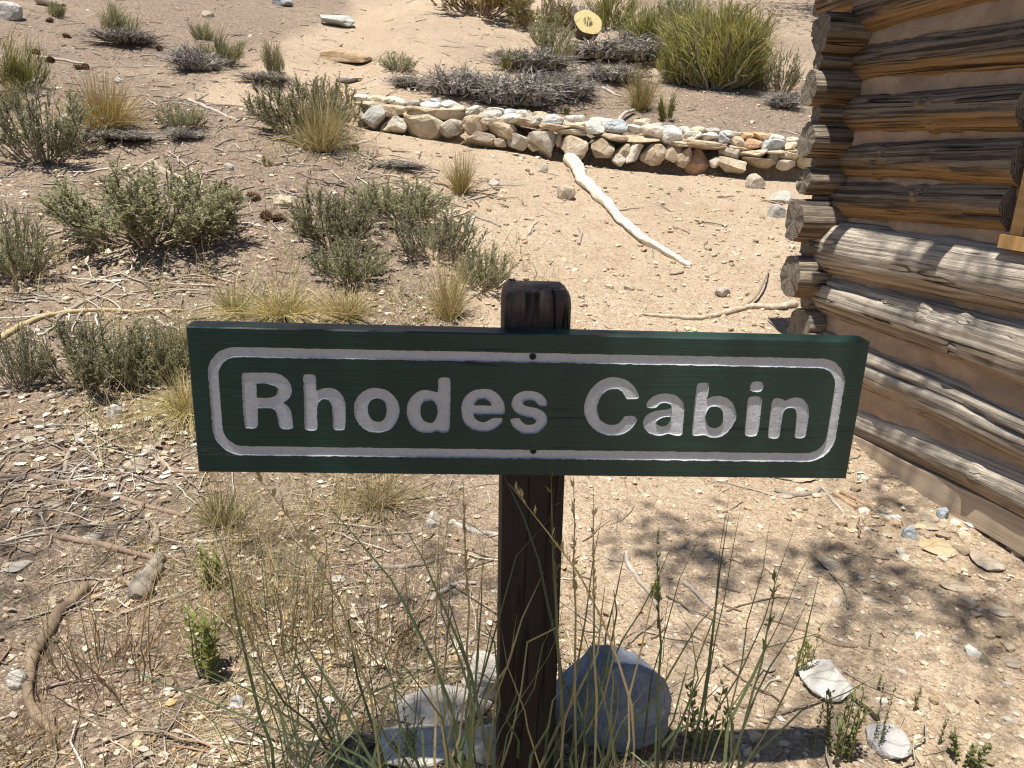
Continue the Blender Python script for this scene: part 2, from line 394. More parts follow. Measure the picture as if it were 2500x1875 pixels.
    c = t.ramp(n, [(.44, (.008, .016, .012)), (.50, (.30, .31, .32)), (.60, (.52, .53, .56))])
    M['chip'] = t.pbr(c, .5, t.bump(n, .8, .002), .4)
    t = NT('brown_stained_post'); O = t.oco(); g = t.noise(t.mapping(O, (45, 45, 3)), 1, 5, .7); w = t.noise(t.mapping(O, (26, 26, 6), loc=(2, 0, 0)), 1, 4, .6)
    c = t.mix(t.range(g, .3, .7), (.010, .0065, .006), (.022, .0142, .0125))
    hi = t.range(t.sep(O, 2), .815, .85); c = t.mix(hi, c, t.mix(t.range(g, .3, .7), (.026, .016, .0145), (.058, .036, .032))); c = t.mix(t.math('MULTIPLY', t.range(w, .50, .60, 0, .9), hi), c, (.13, .10, .078))  # sunlit top painted lighter than the shaded stained shaft; patches are real wear
    ckl = t.math('ABSOLUTE', t.math('SUBTRACT', t.noise(t.mapping(O, (26, 26, 1.6), loc=(1, 3, 0)), 1, 2, .4), .5))
    ck = t.range(ckl, .022, 0); c = t.mix(ck, c, (.002, .0015, .001))
    M['post'] = t.pbr(c, .55, t.bump(t.math('SUBTRACT', g, t.math('MULTIPLY', ck, 1.2)), .8, .006), .35)
    t = NT('dark_steel'); M['steel'] = t.pbr((.03, .028, .027), .5, None, .4, .6)

    # plants and litter
    def leaf(name, trans, rough=.6):
        t = NT(name); c = t.tint(); n = t.noise(t.pos(), 40, 3); c = t.mix(t.range(n, .3, .7, 0, .35), c, t.mix(1, c, (.65, .68, .6), 'MULTIPLY'))
        return t.leafy(c, trans, rough)
    M['leaf'] = leaf('leaves', .42); M['blade'] = leaf('grass_blades', .28, .5); M['straw'] = leaf('dry_straw', .25, .7); M['dryleaf'] = leaf('dry_leaves', .12, .85)
    t = NT('twig_bark'); P = t.pos(); c = t.tint(); n = t.noise(P, 90, 4, .7)
    c = t.mix(t.range(n, .35, .7, 0, .55), c, t.mix(1, c, (.45, .42, .38), 'MULTIPLY')); M['twig'] = t.pbr(c, .9, t.bump(n, .6, .004), .1)
    t = NT('bleached_wood'); O = t.oco(); c = t.tint(); P = t.pos()
    n = t.noise(t.mapping(P, (28, 9, 28), rot=(0, 0, -.45)), 1, 5, .7); n2 = t.noise(P, 140, 3, .7)
    c = t.mix(t.range(n, .35, .65, 0, .75), c, t.mix(1, c, (.50, .44, .36), 'MULTIPLY'))
    c = t.mix(t.range(n2, .4, .28, 0, .5), c, t.mix(1, c, (.25, .2, .15), 'MULTIPLY')); M['bleach'] = t.pbr(c, .85, t.bump(n, .8, .012), .15)
    t = NT('yellow_sawn_disc'); O = t.oco(); n = t.noise(O, 26, 5, .7)
    ln = t.new('ShaderNodeVectorMath', operation='LENGTH'); t.put(ln.inputs[0], t.mapping(O, (0, 1, 1)))
    st = t.noise(t.mapping(O, (1, 62, 14)), 1, 3, .6); core = t.range(t.math('ADD', ln.outputs['Value'], t.math('MULTIPLY', st, .05)), .075, .100, 1, 0)
    c = t.mix(t.range(n, .3, .7), (.60, .46, .19), (.74, .62, .32)); c = t.mix(t.math('MULTIPLY', core, t.range(st, .56, .46, 0, .95)), c, (.06, .045, .03))
    M['disc'] = t.pbr(c, .8, t.bump(n, .4, .006), .2)
    t = NT('fly_body'); M['fly'] = t.pbr((.01, .01, .012), .25, None, .6)
    t = NT('fly_wing'); M['wing'] = t.leafy((.12, .12, .13), .5, .3)
mats()

# ------------------------------------------------------------------ ground sheet (one terrain, finer near the viewer's side)
def ground():
    dense = np.radians(np.linspace(38, 136, 540)); rest = np.radians(np.concatenate([np.linspace(136, 398, 66)[1:-1]]))
    A = np.concatenate([dense, rest]); na = len(A)
    R = np.concatenate([[.02, .15], np.geomspace(.32, 11, 520), np.geomspace(11, 170, 70)[1:]]); nr = len(R)
    X = CAM[0]+np.outer(R, np.cos(A)); Y = CAM[1]+np.outer(R, np.sin(A))
    Z = ground_z(X, Y)
    P = np.stack([X, Y, np.zeros_like(X)], -1); near = (R < 12)[:, None]
    Z = Z + near*(.0032*fbm(P*45, 2, 31) + .0035*np.abs(fbm(P*22, 2, 33))*litter(X, Y))
    V = np.stack([X, Y, Z], -1).reshape(-1, 3)
    L = litter(X, Y).reshape(-1); C = np.stack([L, L, L], 1)
    idx = np.arange(nr*na).reshape(nr, na); nx = np.roll(idx, -1, 1)
    Q = np.stack([idx[:-1], idx[1:], nx[1:], nx[:-1]], -1).reshape(-1, 4)
    m = MD(); m.add(V, Q, None, C); o = m.obj('ground', M['soil'])
    tag(o, 'sandy hillside ground with gravel, twigs and needle litter', 'ground', kind='structure')
ground()
# ------------------------------------------------------------------ routed wooden sign on its post
SW, SH, ST = .914, .204, .036
GL = {  # letter outlines: (crop origin x, y, scale), then loops; * marks a sharp corner
'R': ((580, 890, 7.9), ["80,175 110,158 400,152 700,158 830,190 940,260 1010,350 1050,450 1045,560 1010,640 950,695 890,735* 960,790 1020,860 1050,960 1060,1080 1080,1215 1040,1250 850,1250 805,1200 775,1080 765,990 735,900 690,860 600,845 390,845* 395,1000 400,1160 370,1235 160,1240 130,1200 110,950 90,600 75,300",
   "365,378* 520,372 640,395 730,420 775,480 770,540 730,595 650,630 560,640 375,638*"]),
'h': ((580, 890, 7.9), ["1258,215 1290,188 1480,188 1510,230 1515,350 1520,500* 1600,475 1700,450 1790,445 1890,470 1980,540 2050,640 2080,740 2090,900 2085,1100 2075,1240 2040,1275 1870,1270 1835,1220 1830,1000 1825,860 1800,750 1740,680 1680,665 1610,685 1555,740 1535,830 1535,1000 1545,1240 1510,1280 1330,1275 1290,1230 1285,1000 1280,700 1270,450"]),
'o': ((840, 900, 7.9), ["190,700 220,600 290,500 400,415 520,372 640,370 770,390 880,450 980,540 1045,650 1075,780 1070,900 1030,1000 960,1110 860,1190 740,1230 600,1235 480,1215 360,1150 260,1050 205,940 190,830",
   "455,760 475,660 530,595 630,575 730,590 790,650 818,740 815,850 790,940 740,1005 650,1028 560,1010 500,940 465,850"]),
'd': ((840, 900, 7.9), ["1815,215 1850,170 2020,168 2052,200 2060,350 2055,700 2045,1000 2035,1190 1990,1235 1870,1235 1790,1200 1700,1235 1580,1250 1460,1230 1350,1160 1260,1050 1215,920 1205,780 1225,660 1290,550 1390,460 1490,415 1600,408 1700,430 1806,462* 1808,320",
   "1470,800 1490,700 1540,640 1640,618 1730,640 1785,710 1805,800 1795,900 1760,990 1700,1045 1620,1045 1540,1010 1490,930"]),
'e': ((1100, 910, 7.9), ["205,700 215,580 270,470 370,375 490,325 640,308 780,320 890,385 980,480 1040,580 1055,680 1050,770 1010,812 700,812 440,808* 480,890 540,940 640,962 710,940 770,890 850,870 990,868* 1020,905 960,1000 860,1085 740,1140 600,1140 460,1115 350,1060 260,970 215,850",
   "455,632* 480,570 540,520 620,500 700,520 765,575 788,632*"]),
's': ((1100, 910, 7.9), ["1870,620 1830,655 1740,660 1680,625 1640,560 1580,530 1500,530 1420,550 1385,600 1470,645 1600,670 1720,700 1820,770 1868,860 1865,960 1810,1060 1700,1150 1560,1190 1400,1180 1270,1110 1180,1010 1140,920 1165,882 1335,872* 1365,930 1420,985 1500,1008 1590,1000 1645,960 1640,905 1570,875 1420,845 1300,800 1205,720 1170,620 1185,510 1260,415 1390,355 1520,345 1650,365 1770,420 1845,500"]),
'C': ((1410, 900, 7.9), ["125,720 150,600 220,450 320,320 450,220 580,172 720,165 870,185 1000,250 1110,360 1170,470 1190,540 1165,590 950,590* 915,540 880,465 810,405 700,390 590,415 490,480 420,580 385,700 385,830 410,930 460,1010 550,1070 680,1092 790,1065 870,980 900,920 960,908 1080,915 1150,955 1130,1040 1060,1140 940,1240 780,1295 620,1298 470,1260 330,1180 210,1060 145,930 122,820"]),
'a': ((1410, 900, 7.9), ["1320,720 1340,650 1400,575 1500,510 1620,482 1760,480 1890,510 1990,580 2045,660 2062,760 2055,900 2035,1100 2025,1270 1985,1300 1880,1295 1785,1265 1720,1265 1620,1295 1500,1295 1370,1245 1280,1150 1252,1060 1280,960 1350,880 1460,825 1600,800 1740,785 1810,760 1815,710 1770,680 1680,660 1590,670 1545,740 1500,760 1370,765",
   "1800,930* 1680,935 1580,970 1515,1030 1530,1080 1600,1118 1690,1112 1760,1060 1790,990"]),
'b': ((1680, 910, 7.1355), ["150,215 180,175 340,172 370,205 360,300 335,450* 420,415 530,402 650,420 740,480 810,580 845,700 835,820 780,930 690,1040 580,1120 470,1140 370,1125 290,1085 220,1100 100,1105 62,1080 80,850 110,550 135,350",
   "305,760 325,670 380,605 460,582 540,600 600,660 612,760 600,860 560,930 480,968 400,960 335,900 308,830"]),
'i': ((1680, 910, 7.1355), ["1040,460 1075,412 1250,408 1285,450 1275,600 1250,850 1220,1060 1185,1115 1010,1110 980,1070 1000,850 1025,600", "1070,290 1095,190 1130,152 1280,155 1310,190 1310,260 1285,330 1200,345 1100,330"]),
'n': ((1680, 910, 7.1355), ["1455,530 1480,460 1530,442 1640,448 1685,490* 1760,455 1870,430 1980,440 2060,510 2105,610 2110,720 2085,900 2055,1090 2010,1145 1880,1145 1850,1110 1870,950 1890,780 1885,680 1850,625 1790,605 1710,630 1655,700 1635,820 1610,1000 1590,1120 1540,1155 1420,1150 1388,1110 1410,850 1435,650"]),
}
def parse_loop(s, org):
    pts = []
    for w in s.split():
        sharp = w.endswith('*'); x, y = map(float, w.rstrip('*').split(','))
        p = on_plane(org[0]+x/org[2], org[1]+y/org[2], (0, 0, 0), np.array([0, 1., 0]))
        q = (p[0], p[2]); pts += [q]*(3 if sharp else 1)
    P = np.array(pts)
    for _ in range(2):
        N = np.roll(P, -1, 0); P = np.stack([.75*P+.25*N, .25*P+.75*N], 1).reshape(-1, 2)
    return resample(P, .0016)
def resample(P, step):
    Q = np.vstack([P, P[:1]]); d = np.r_[0, np.cumsum(np.hypot(*np.diff(Q, axis=0).T))]
    n = max(12, int(d[-1]/step)); t = np.linspace(0, d[-1], n, endpoint=False)
    return np.stack([np.interp(t, d, Q[:, 0]), np.interp(t, d, Q[:, 1])], 1)
def area(P): x, y = P.T; return .5*np.sum(x*np.roll(y, -1)-np.roll(x, -1)*y)
def inside(P, loop):
    x, y = P[:, 0][:, None], P[:, 1][:, None]; a = loop; b = np.roll(loop, -1, 0)
    c = ((a[:, 1] > y) != (b[:, 1] > y)) & (x < (b[:, 0]-a[:, 0])*(y-a[:, 1])/(b[:, 1]-a[:, 1]+1e-15)+a[:, 0])
    return c.sum(1) % 2 == 1
def inset(P, d):
    e = norm(np.roll(P, -1, 0)-np.roll(P, 1, 0)); return P + np.stack([-e[:, 1], e[:, 0]], 1)*d
def fill(loops, keep):
    verts = np.concatenate(loops); E = []; k = 0
    for l in loops: n = len(l); E += [(k+i, k+(i+1) % n) for i in range(n)]; k += n
    v, e, f, *_ = delaunay_2d_cdt([Vector((float(a), float(b))) for a, b in verts], E, [], 0, 1e-7)
    V = np.array([p[:] for p in v]); F = np.array(f); c = V[F].mean(1)
    return V, F[keep(c)]
def rough_edge(P, amp, seed):
    q = np.stack([P[:, 0]*110, P[:, 1]*380, np.zeros(len(P))], 1)
    e = norm(np.roll(P, -1, 0)-np.roll(P, 1, 0)); n = np.stack([-e[:, 1], e[:, 0]], 1)
    hor = np.abs(e[:, 0])[:, None]
    return P + n*(amp*(.35+.65*hor))*fbm(q, 3, seed)[:, None]*2
def sign():
    root = empty('wooden_sign', (0, .05, 0), 'dark green routed sign board with white letters on a brown post', 'sign')
    glyphs = []
    for k, (org, ls) in GL.items():
        loops = [parse_loop(s, org) for s in ls]; out = []
        for j, l in enumerate(loops):
            a = area(l); hole = (j > 0 and k != 'i')
            if (a < 0) != hole: l = l[::-1]
            out.append(rough_edge(l, .00014, 40+len(glyphs)))
        glyphs.append((k, out))
    # rounded border groove measured on the board
    O0 = on_plane(513, 980, (0, 0, 0), np.array([0, 1., 0])); O1 = on_plane(2052, 1000, (0, 0, 0), np.array([0, 1., 0]))
    x0, x1 = O0[0], O1[0]
    top = lambda x: np.interp(x, [x0, x1], [on_plane(600, 848, (0, 0, 0), np.array([0, 1., 0]))[2], on_plane(1950, 874, (0, 0, 0), np.array([0, 1., 0]))[2]])
    bot = lambda x: np.interp(x, [x0, x1], [on_plane(600, 1112, (0, 0, 0), np.array([0, 1., 0]))[2], on_plane(1950, 1128, (0, 0, 0), np.array([0, 1., 0]))[2]])
    def rrect(ins, r):
        P = []; a, b = x0+ins, x1-ins
        for cx, cs, q in ((b-r, 1, 0), (a+r, 1, 1), (a+r, -1, 2), (b-r, -1, 3)):
            cz = (top(cx)-ins-r) if cs > 0 else (bot(cx)+ins+r)
            for t in np.linspace(q*math.pi/2, (q+1)*math.pi/2, 14): P.append((cx+r*math.cos(t), cz+r*math.sin(t)))
        return resample(np.array(P), .0025)
    ro = rough_edge(rrect(0, .038), .0003, 91); ri = rough_edge(rrect(.0136, .0265), .00035, 92)[::-1]
    def in_glyph(c):
        m = np.zeros(len(c), bool)
        for k, ls in glyphs:
            p = np.zeros(len(c), int)
            for l in ls: p += inside(c, l)
            m |= (p % 2 == 1)
        return m
    bev = .0016
    rect = np.array([(-SW/2+bev, ZS+bev), (SW/2-bev, ZS+bev), (SW/2-bev, ZS+SH-bev), (-SW/2+bev, ZS+SH-bev)])
    rect = np.concatenate([np.linspace(rect[q], rect[(q+1) % 4], 40 if q % 2 == 0 else 12, endpoint=False) for q in range(4)])
    allloops = [rect, ro, ri]+[l for k, ls in glyphs for l in ls]
    V, F = fill(allloops, lambda c: inside(c, rect) & ~in_glyph(c) & ~(inside(c, ro) & ~inside(c, ri)))
    def lift(V, y): return np.stack([V[:, 0], np.full(len(V), y), V[:, 1]], 1)
    m = MD(); m.add(lift(V, 0), None, F[:, ::1])
    n = len(rect); outer = rect + np.sign(rect-np.array([0, ZS+SH/2]))*bev*(np.abs(np.abs(rect-np.array([0, ZS+SH/2]))-np.array([SW/2-bev, SH/2-bev])) < 1e-3)
    ring = np.concatenate([lift(rect, 0), lift(outer, bev), lift(outer, ST)]); i = np.arange(n); j = (i+1) % n
    Q = np.concatenate([np.stack([i, i+n, j+n, j], 1), np.stack([i+n, i+2*n, j+2*n, j+n], 1)])
    m.add(ring, Q)
    m.add([(-SW/2, ST, ZS), (SW/2, ST, ZS), (SW/2, ST, ZS+SH), (-SW/2, ST, ZS+SH)], [(0, 1, 2, 3)])
    board = m.obj('board', M['green'], root, smooth=False); fix_normals(board)
    def carve(name, loops, depth, parent):
        m = MD(); fl = []
        for l in loops:
            a, b = inset(l, .0005), inset(l, .0010); fl.append(b); n = len(l); i = np.arange(n); j = (i+1) % n
            R = np.concatenate([lift(l, 0), lift(a, .0006)]); m.add(R, np.stack([i, i+n, j+n, j], 1), m=1)
            R = np.concatenate([lift(a, .0006), lift(b, depth)]); m.add(R, np.stack([i, i+n, j+n, j], 1))
        def keep(c):
            p = np.zeros(len(c), int)
            for l in fl: p += inside(c, l)
            return p % 2 == 1
        V, F = fill(fl, keep)
        y = depth + .00025*fbm(np.stack([V[:, 0]*90, V[:, 1]*90, V[:, 0]*0], 1), 2, 5)
        m.add(np.stack([V[:, 0], y, V[:, 1]], 1), None, F)
        o = m.obj(name, [M['white'], M['chip']], parent, smooth=False); return o
    for k, ls in glyphs:
        o = carve('letter', ls, .0029, board); tag(o, 'routed white letter %s on the green board' % k)
    tag(carve('border', [ro, ri], .0028, board), 'white routed border line with rounded corners')
    for px, py in ((1301, 871), (1302, 1101)):
        p = on_plane(px, py, (0, .0015, 0), np.array([0, 1., 0])); m = MD()
        a = np.linspace(0, 2*np.pi, 13)[:-1]
        ringv = lambda r, y: np.stack([p[0]+r*np.cos(a), np.full(12, y), p[2]+r*np.sin(a)], 1)
        V = np.concatenate([ringv(.0048, .0030), ringv(.0042, .0004), ringv(.0020, .0002), ringv(.0014, .0022), [[p[0], .0024, p[2]]]])
        i = np.arange(12); j = (i+1) % 12; Q = np.concatenate([np.stack([i+12*k, j+12*k, j+12*k+12, i+12*k+12], 1) for k in range(3)])
        m.add(V, Q, np.stack([i+36, j+36, np.full(12, 48)], 1)); m.obj('screw', M['steel'], board)
    # post: square timber with a chamfered, cracked top
    hw = .0478; y0 = ST+.001; y1 = y0+.09; zt = ZS+SH+.052
    prof = [(0, 0), (.25, 0), (.45, 0)]; m = MD(); zs = [-.25, .2, .5, .66, .70, zt-.022, zt-.014, zt-.005, zt]; ins = [0, 0, 0, 0, 0, 0, .0008, .0035, .009]
    per = 20; rows = []
    for z, q in zip(zs, ins):
        pts = []
        for k in range(4):
            for u in np.linspace(-1, 1, per//4+1)[:-1]:
                x, y = [(u, -1), (1, u), (-u, 1), (-1, -u)][k]
                pts.append((x, y))
        P = np.array(pts); c = np.maximum(np.abs(P[:, 0]), np.abs(P[:, 1])); corner = (np.abs(P) > .95).all(1)
        P = P*np.where(corner, .955, 1)[:, None]
        rows.append(np.stack([P[:, 0]*(hw-q)+.002, P[:, 1]*((y1-y0)/2-q)+(y0+y1)/2, np.full(len(P), z)], 1))
    rows = np.array(rows); rows[..., 0] += (zt-rows[..., 2])*.020
    K, n, _ = rows.shape; idx = np.arange(K*n).reshape(K, n); nx = np.roll(idx, -1, 1)
    m.add(rows.reshape(-1, 3), np.stack([idx[:-1], nx[:-1], nx[1:], idx[1:]], -1).reshape(-1, 4))
    top_ = np.vstack([rows[-1], [rows[-1].mean(0)+[0, 0, .0015]]]); i = np.arange(n)
    m.add(top_, None, np.stack([i, (i+1) % n, np.full(n, n)], 1))
    post = m.obj('post', M['post'], root, smooth=False)
    for o in root.children: o.matrix_parent_inverse = Matrix.Translation((0, -.05, 0))
    # the fly resting on the post top
    q = at_depth(1246, 697, float(np.dot(np.array([0, y1-.008, zt])-CAM, FW))); q = np.array([q[0], y1-.022, zt+.0005])
    fl = empty('fly', q, 'tiny black fly resting on top of the sign post', 'fly')
    m = MD(); 
    for c, d in (((0, 0, .0024), (.0052, .0036, .0034)), ((.0040, 0, .0021), (.0056, .0034, .0028)), ((-.0034, 0, .0025), (.0026, .0030, .0028))):
        V, T = ico(2); m.add(V*np.array(d)/2+np.array(c), None, T)
    m.obj('body', M['fly'], fl)
    for s in (-1, 1):
        m = MD(); V, Q = leaflets(np.array([[.0005, s*.0008, .0040]]), np.array([[.9, s*.35, .12]]), np.array([[-.3*s, .9, .1]]), [.0085], [.0016]); m.add(V, Q, None, (.1, .1, .1)); m.obj('wing', M['wing'], fl)
    m = MD(); L = []
    for s in (-1, 1):
        for x in (-.002, .0005, .003): L.append([(x, s*.001, .002), (x*1.5, s*.0028, .0026), (x*2.2, s*.0042, -.0004)])
    V, Q = tubes(np.array(L), .00025, 3); m.add(V, Q); m.obj('legs', M['fly'], fl)
def fix_normals(o):
    bm = bmesh.new(); bm.from_mesh(o.data); bmesh.ops.remove_doubles(bm, verts=bm.verts, dist=1e-6)
    bmesh.ops.recalc_face_normals(bm, faces=bm.faces); bm.to_mesh(o.data); bm.free()
sign()
# ------------------------------------------------------------------ log cabin
CD = 3.0
CC = at_depth(2085, 400, CD)                                  # a point on the wall's log axis plane at the far corner
_d = ray(1024, 360); _d[2] = 0; WD = _d/np.linalg.norm(_d)    # along the wall, away from the viewer
WN = np.array([WD[1], -WD[0], 0.])                            # into the cabin (to the right)
def wall_tz(px, py, off=-.06):
    """(distance from the corner towards the viewer, height) of a photo point on the wall face"""
    p = on_plane(px, py, CC+WN*off, WN); return float(np.dot(CC-p, WD)), float(p[2])
def log_mesh(L, r0, r1, seed, mats_, nl=70, ns=64, bend=.01, cracks=3, knots=2, rag=.0, flat=0.0, endr=.0, prof=None):
    rng = np.random.default_rng(seed); x = np.linspace(0, L, nl); th = np.arange(ns)*2*np.pi/ns
    r = (np.interp(x, [0, L], [r0, r1]) if prof is None else np.interp(x, *prof))[:, None]*np.ones(ns)
    X, TH = np.meshgrid(x, th, indexing='ij'); cs, sn = np.cos(TH), np.sin(TH)
    P = np.stack([X*1.6, cs*1.3, sn*1.3], -1); r = r*(1+.085*fbm(P+seed, 3, seed))
    P = np.stack([X*1.2, cs*9, sn*9], -1); r = r*(1+.034*fbm(P+seed, 3, seed+1))
    for _ in range(cracks):
        tc = rng.uniform(0, 2*np.pi); a = rng.uniform(-.2*L, .6*L); b = a+rng.uniform(.35, .9)*L
        wob = .16*vnoise(np.stack([x*3, x*0+tc, x*0], 1), seed+5)
        dth = (TH-tc-wob[:, None]+np.pi) % (2*np.pi)-np.pi
        env = sstep(a, a+.1*L, x)*(1-sstep(b-.1*L, b, x)); r = r-np.exp(-(dth/.055)**2)*env[:, None]*r0*rng.uniform(.14, .32)
    for _ in range(knots):
        tc = rng.uniform(2.2, 4.2); xc = rng.uniform(.15, .85)*L; dth = (TH-tc+np.pi) % (2*np.pi)-np.pi
        dd = ((X-xc)/.022)**2+(dth*r0/.022)**2; r = r+.016*np.exp(-dd)-.009*np.exp(-dd*9)
    if endr: r = r*(1-endr*np.exp(-(X/(.35*r0))**2)*.5)
    by = bend*fbm(np.stack([x*.9, x*0+seed, x*0], 1), 2, seed+3); bz = bend*fbm(np.stack([x*.9, x*0+seed+9, x*0], 1), 2, seed+4)
    jag = rag*fbm(np.stack([cs[0]*2, sn[0]*2, sn[0]*0], 1), 3, seed+6)
    XX = X.copy(); XX[0] += jag; XX[1] += jag*.7
    Y = r*cs*(1-flat)+by[:, None]; Z = r*sn+bz[:, None]
    V = np.stack([XX, Y, Z], -1); idx = np.arange(nl*ns).reshape(nl, ns); nx = np.roll(idx, -1, 1)
    m = MD(); m.add(V.reshape(-1, 3), np.stack([idx[:-1], idx[1:], nx[1:], nx[:-1]], -1).reshape(-1, 4))
    for row, sgn in ((0, -1), (nl-1, 1)):
        c = V[row].mean(0); R = [V[row]]+[c+(V[row]-c)*k+np.array([sgn*.002*(1-k), 0, 0]) for k in (.97, .7, .4)]+[c[None]]
        A = np.concatenate(R); i = np.arange(ns); j = (i+1) % ns
        Q = np.concatenate([np.stack([i+k*ns, j+k*ns, j+k*ns+ns, i+k*ns+ns], 1) for k in range(3)]); T = np.stack([i+3*ns, j+3*ns, np.full(ns, 4*ns)], 1)
        if sgn > 0: Q = Q[:, ::-1]; T = T[:, ::-1]
        m.add(A, Q, T, m=1)
    return m.mesh('log', mats_)
def orient(o, origin, xdir, roll=0):
    x = Vector(tuple(norm(xdir))); z = Vector((0, 0, 1)) if abs(x.z) < .95 else Vector(tuple(WD)); y = z.cross(x).normalized(); z = x.cross(y)
    R = Matrix((x, y, z)).transposed().to_4x4() @ Matrix.Rotation(roll, 4, 'X')
    o.matrix_basis = Matrix.Translation(Vector(tuple(origin))) @ R
def cabin():
    base = CC-WD*.6; base = np.array([base[0], base[1], ground_z(base[0], base[1])])
    root = empty('log_cabin', base, 'weathered log cabin with mud chinking and interlocked corner logs', 'cabin')
    def put(o): o.parent = root; o.matrix_parent_inverse = Matrix.Translation(tuple(-base)); return o
    # courses: (left top, left bottom, right top, right bottom) photo points, far end t, near end t or None
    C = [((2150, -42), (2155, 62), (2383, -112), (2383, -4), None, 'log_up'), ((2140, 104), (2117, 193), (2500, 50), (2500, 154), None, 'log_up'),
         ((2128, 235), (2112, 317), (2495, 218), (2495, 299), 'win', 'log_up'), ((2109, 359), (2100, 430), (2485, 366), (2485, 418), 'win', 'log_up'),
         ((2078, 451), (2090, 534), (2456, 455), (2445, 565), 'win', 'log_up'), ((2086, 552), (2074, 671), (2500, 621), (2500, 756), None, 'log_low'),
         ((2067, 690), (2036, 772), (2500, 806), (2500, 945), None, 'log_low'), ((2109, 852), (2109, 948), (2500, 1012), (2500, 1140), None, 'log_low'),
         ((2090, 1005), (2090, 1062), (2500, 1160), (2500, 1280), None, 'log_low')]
    win_t = wall_tz(2456, 590)[0]+.012; spans = []
    for k, (lt, lb, rt, rb, end, mk) in enumerate(C):
        q = [wall_tz(*p) for p in (lt, lb, rt, rb)]
        t0, z0, r0 = (q[0][0]+q[1][0])/2, (q[0][1]+q[1][1])/2, (q[0][1]-q[1][1])/2
        t1, z1, r1 = (q[2][0]+q[3][0])/2, (q[2][1]+q[3][1])/2, (q[2][1]-q[3][1])/2
        f = lambda t, a, b: a+(b-a)*(t-t0)/(t1-t0)
        ta = -.02-.16*((k*37) % 5)/5; tb = 3.3 if end is None else win_t-.035-.012*(k % 3)
        ra, rb_ = max(f(ta, r0, r1)*1.22, .058), min(max(f(tb, r0, r1)*1.24, .055), .10)
        za, zb_ = f(ta, z0, z1), f(min(tb, 1.6), z0, z1)
        A = CC-WD*ta+np.array([0, 0, za-CC[2]]); B = CC-WD*min(tb, 1.6)+np.array([0, 0, zb_-CC[2]])
        L = (tb-ta); me = log_mesh(L, ra, rb_, 300+k, [M[mk], M['endgrain']], nl=int(40+35*L), knots=2 if k < 5 else 7, cracks=4, bend=.012, prof=([0, 1.3, 2.2], [ra, min(max(f(ta+1.3, r0, r1)*1.28, .07), .135), min(f(ta+1.3, r0, r1)*1.2, .12)]))
        o = put(link(bpy.data.objects.new('log', me))); orient(o, A, B-A)
        tag(o, ['wall log under the eave, cut by the top of the picture', 'dark grey wall log second from the eave', 'axe-marked amber wall log ending at the window', 'thin blackened wall log beside the window',
            'grey wall log ending at the window sill', 'thick pale grey wall log under the window sill', 'sunlit grey wall log below the window log', 'knotty sunlit wall log near the ground', 'lowest wall log above the sill plank'][k])
        spans.append((t0, z0, r0, t1, z1, r1, f, tb))
    # mud chinking between the courses
    for k in range(len(spans)-1):
        u, l = spans[k], spans[k+1]; tb = min(u[7], l[7]) if (u[7] < 3 and l[7] < 3) else (min(u[7], l[7], 9) if min(u[7], l[7]) < 3 else 3.2)
        tb = tb+.02 if tb < 3 else tb
        nt = int(60*max(tb, .6)); nz = 13; T = np.linspace(-.03, tb, nt)
        zu = np.array([u[6](min(t, 1.6), u[1], u[4])-.55*u[6](min(t, 1.6), u[2], u[5]) for t in T]); zl = np.array([l[6](min(t, 1.6), l[1], l[4])+.55*l[6](min(t, 1.6), l[2], l[5]) for t in T])
        zu = zu+.011*fbm(np.stack([T*9, T*0+k, T*0], 1), 3, 81+k); zl = zl+.011*fbm(np.stack([T*9, T*0+k, T*0+5], 1), 3, 91+k)
        W = np.linspace(0, 1, nz); TT, WW = np.meshgrid(T, W, indexing='ij'); Z = zl[:, None]+(zu-zl)[:, None]*WW
        off = -.012-.022*np.sin(WW*np.pi)**.5*1.0 + .018*fbm(np.stack([TT*7, Z*16, TT*0+k], -1), 4, 60+k) - .010*sstep(.55, .1, WW)
        if k >= 5: off = off-.006
        P = CC+WN*off[..., None]-WD*TT[..., None]; P[..., 2] = Z
        idx = np.arange(nt*nz).reshape(nt, nz); m = MD()
        m.add(P.reshape(-1, 3), np.stack([idx[:-1, :-1], idx[:-1, 1:], idx[1:, 1:], idx[1:, :-1]], -1).reshape(-1, 4))
        put(m.obj('chinking', M['chink']))
    # log ends of the crossing wall: (top, bottom, left x of disc, tilt)
    E_ = [(26, 130, 2003), (166, 262, 1976), (293, 385, 1968), (404, 475, 1962), (481, 590, 1938), (621, 728, 1931), (748, 868, 1950), (890, 1000, 1955)]
    for k, (a, b, xl) in enumerate(E_):
        pl = CC+WD*.03; q0 = on_plane(xl, a, pl, WD); q1 = on_plane(xl, b, pl, WD); mid = (q0+q1)/2; r = (q0[2]-q1[2])/2*.97
        s0 = float(np.dot(mid-pl, WN)); A = pl+WN*s0; A[2] = mid[2]
        me = log_mesh(1.5, r, r*1.06, 400+k, [M['log_end'], M['endgrain']], nl=80, ns=60, cracks=5, knots=0, rag=.012, bend=.004, endr=.06)
        o = put(link(bpy.data.objects.new('corner_log', me))); orient(o, A, WN, .4*k)
    # split poles wedged between the log ends
    for k, (a, b, xl) in enumerate([(124, 172, 1996), (254, 300, 1990), (378, 411, 1988), (470, 489, 1986), (582, 627, 1962), (716, 760, 1965)]):
        pl = CC+WD*.035; q0 = on_plane(xl, a, pl, WD); q1 = on_plane(xl, b, pl, WD); mid = (q0+q1)/2; r = (q0[2]-q1[2])/2
        A = pl+WN*float(np.dot(mid-pl, WN)); A[2] = mid[2]
        me = log_mesh(.6, r, r, 450+k, [M['log_end'], M['endgrain']], nl=24, ns=24, cracks=1, knots=0, rag=.01)
        o = put(link(bpy.data.objects.new('split_pole', me))); orient(o, A, WN)
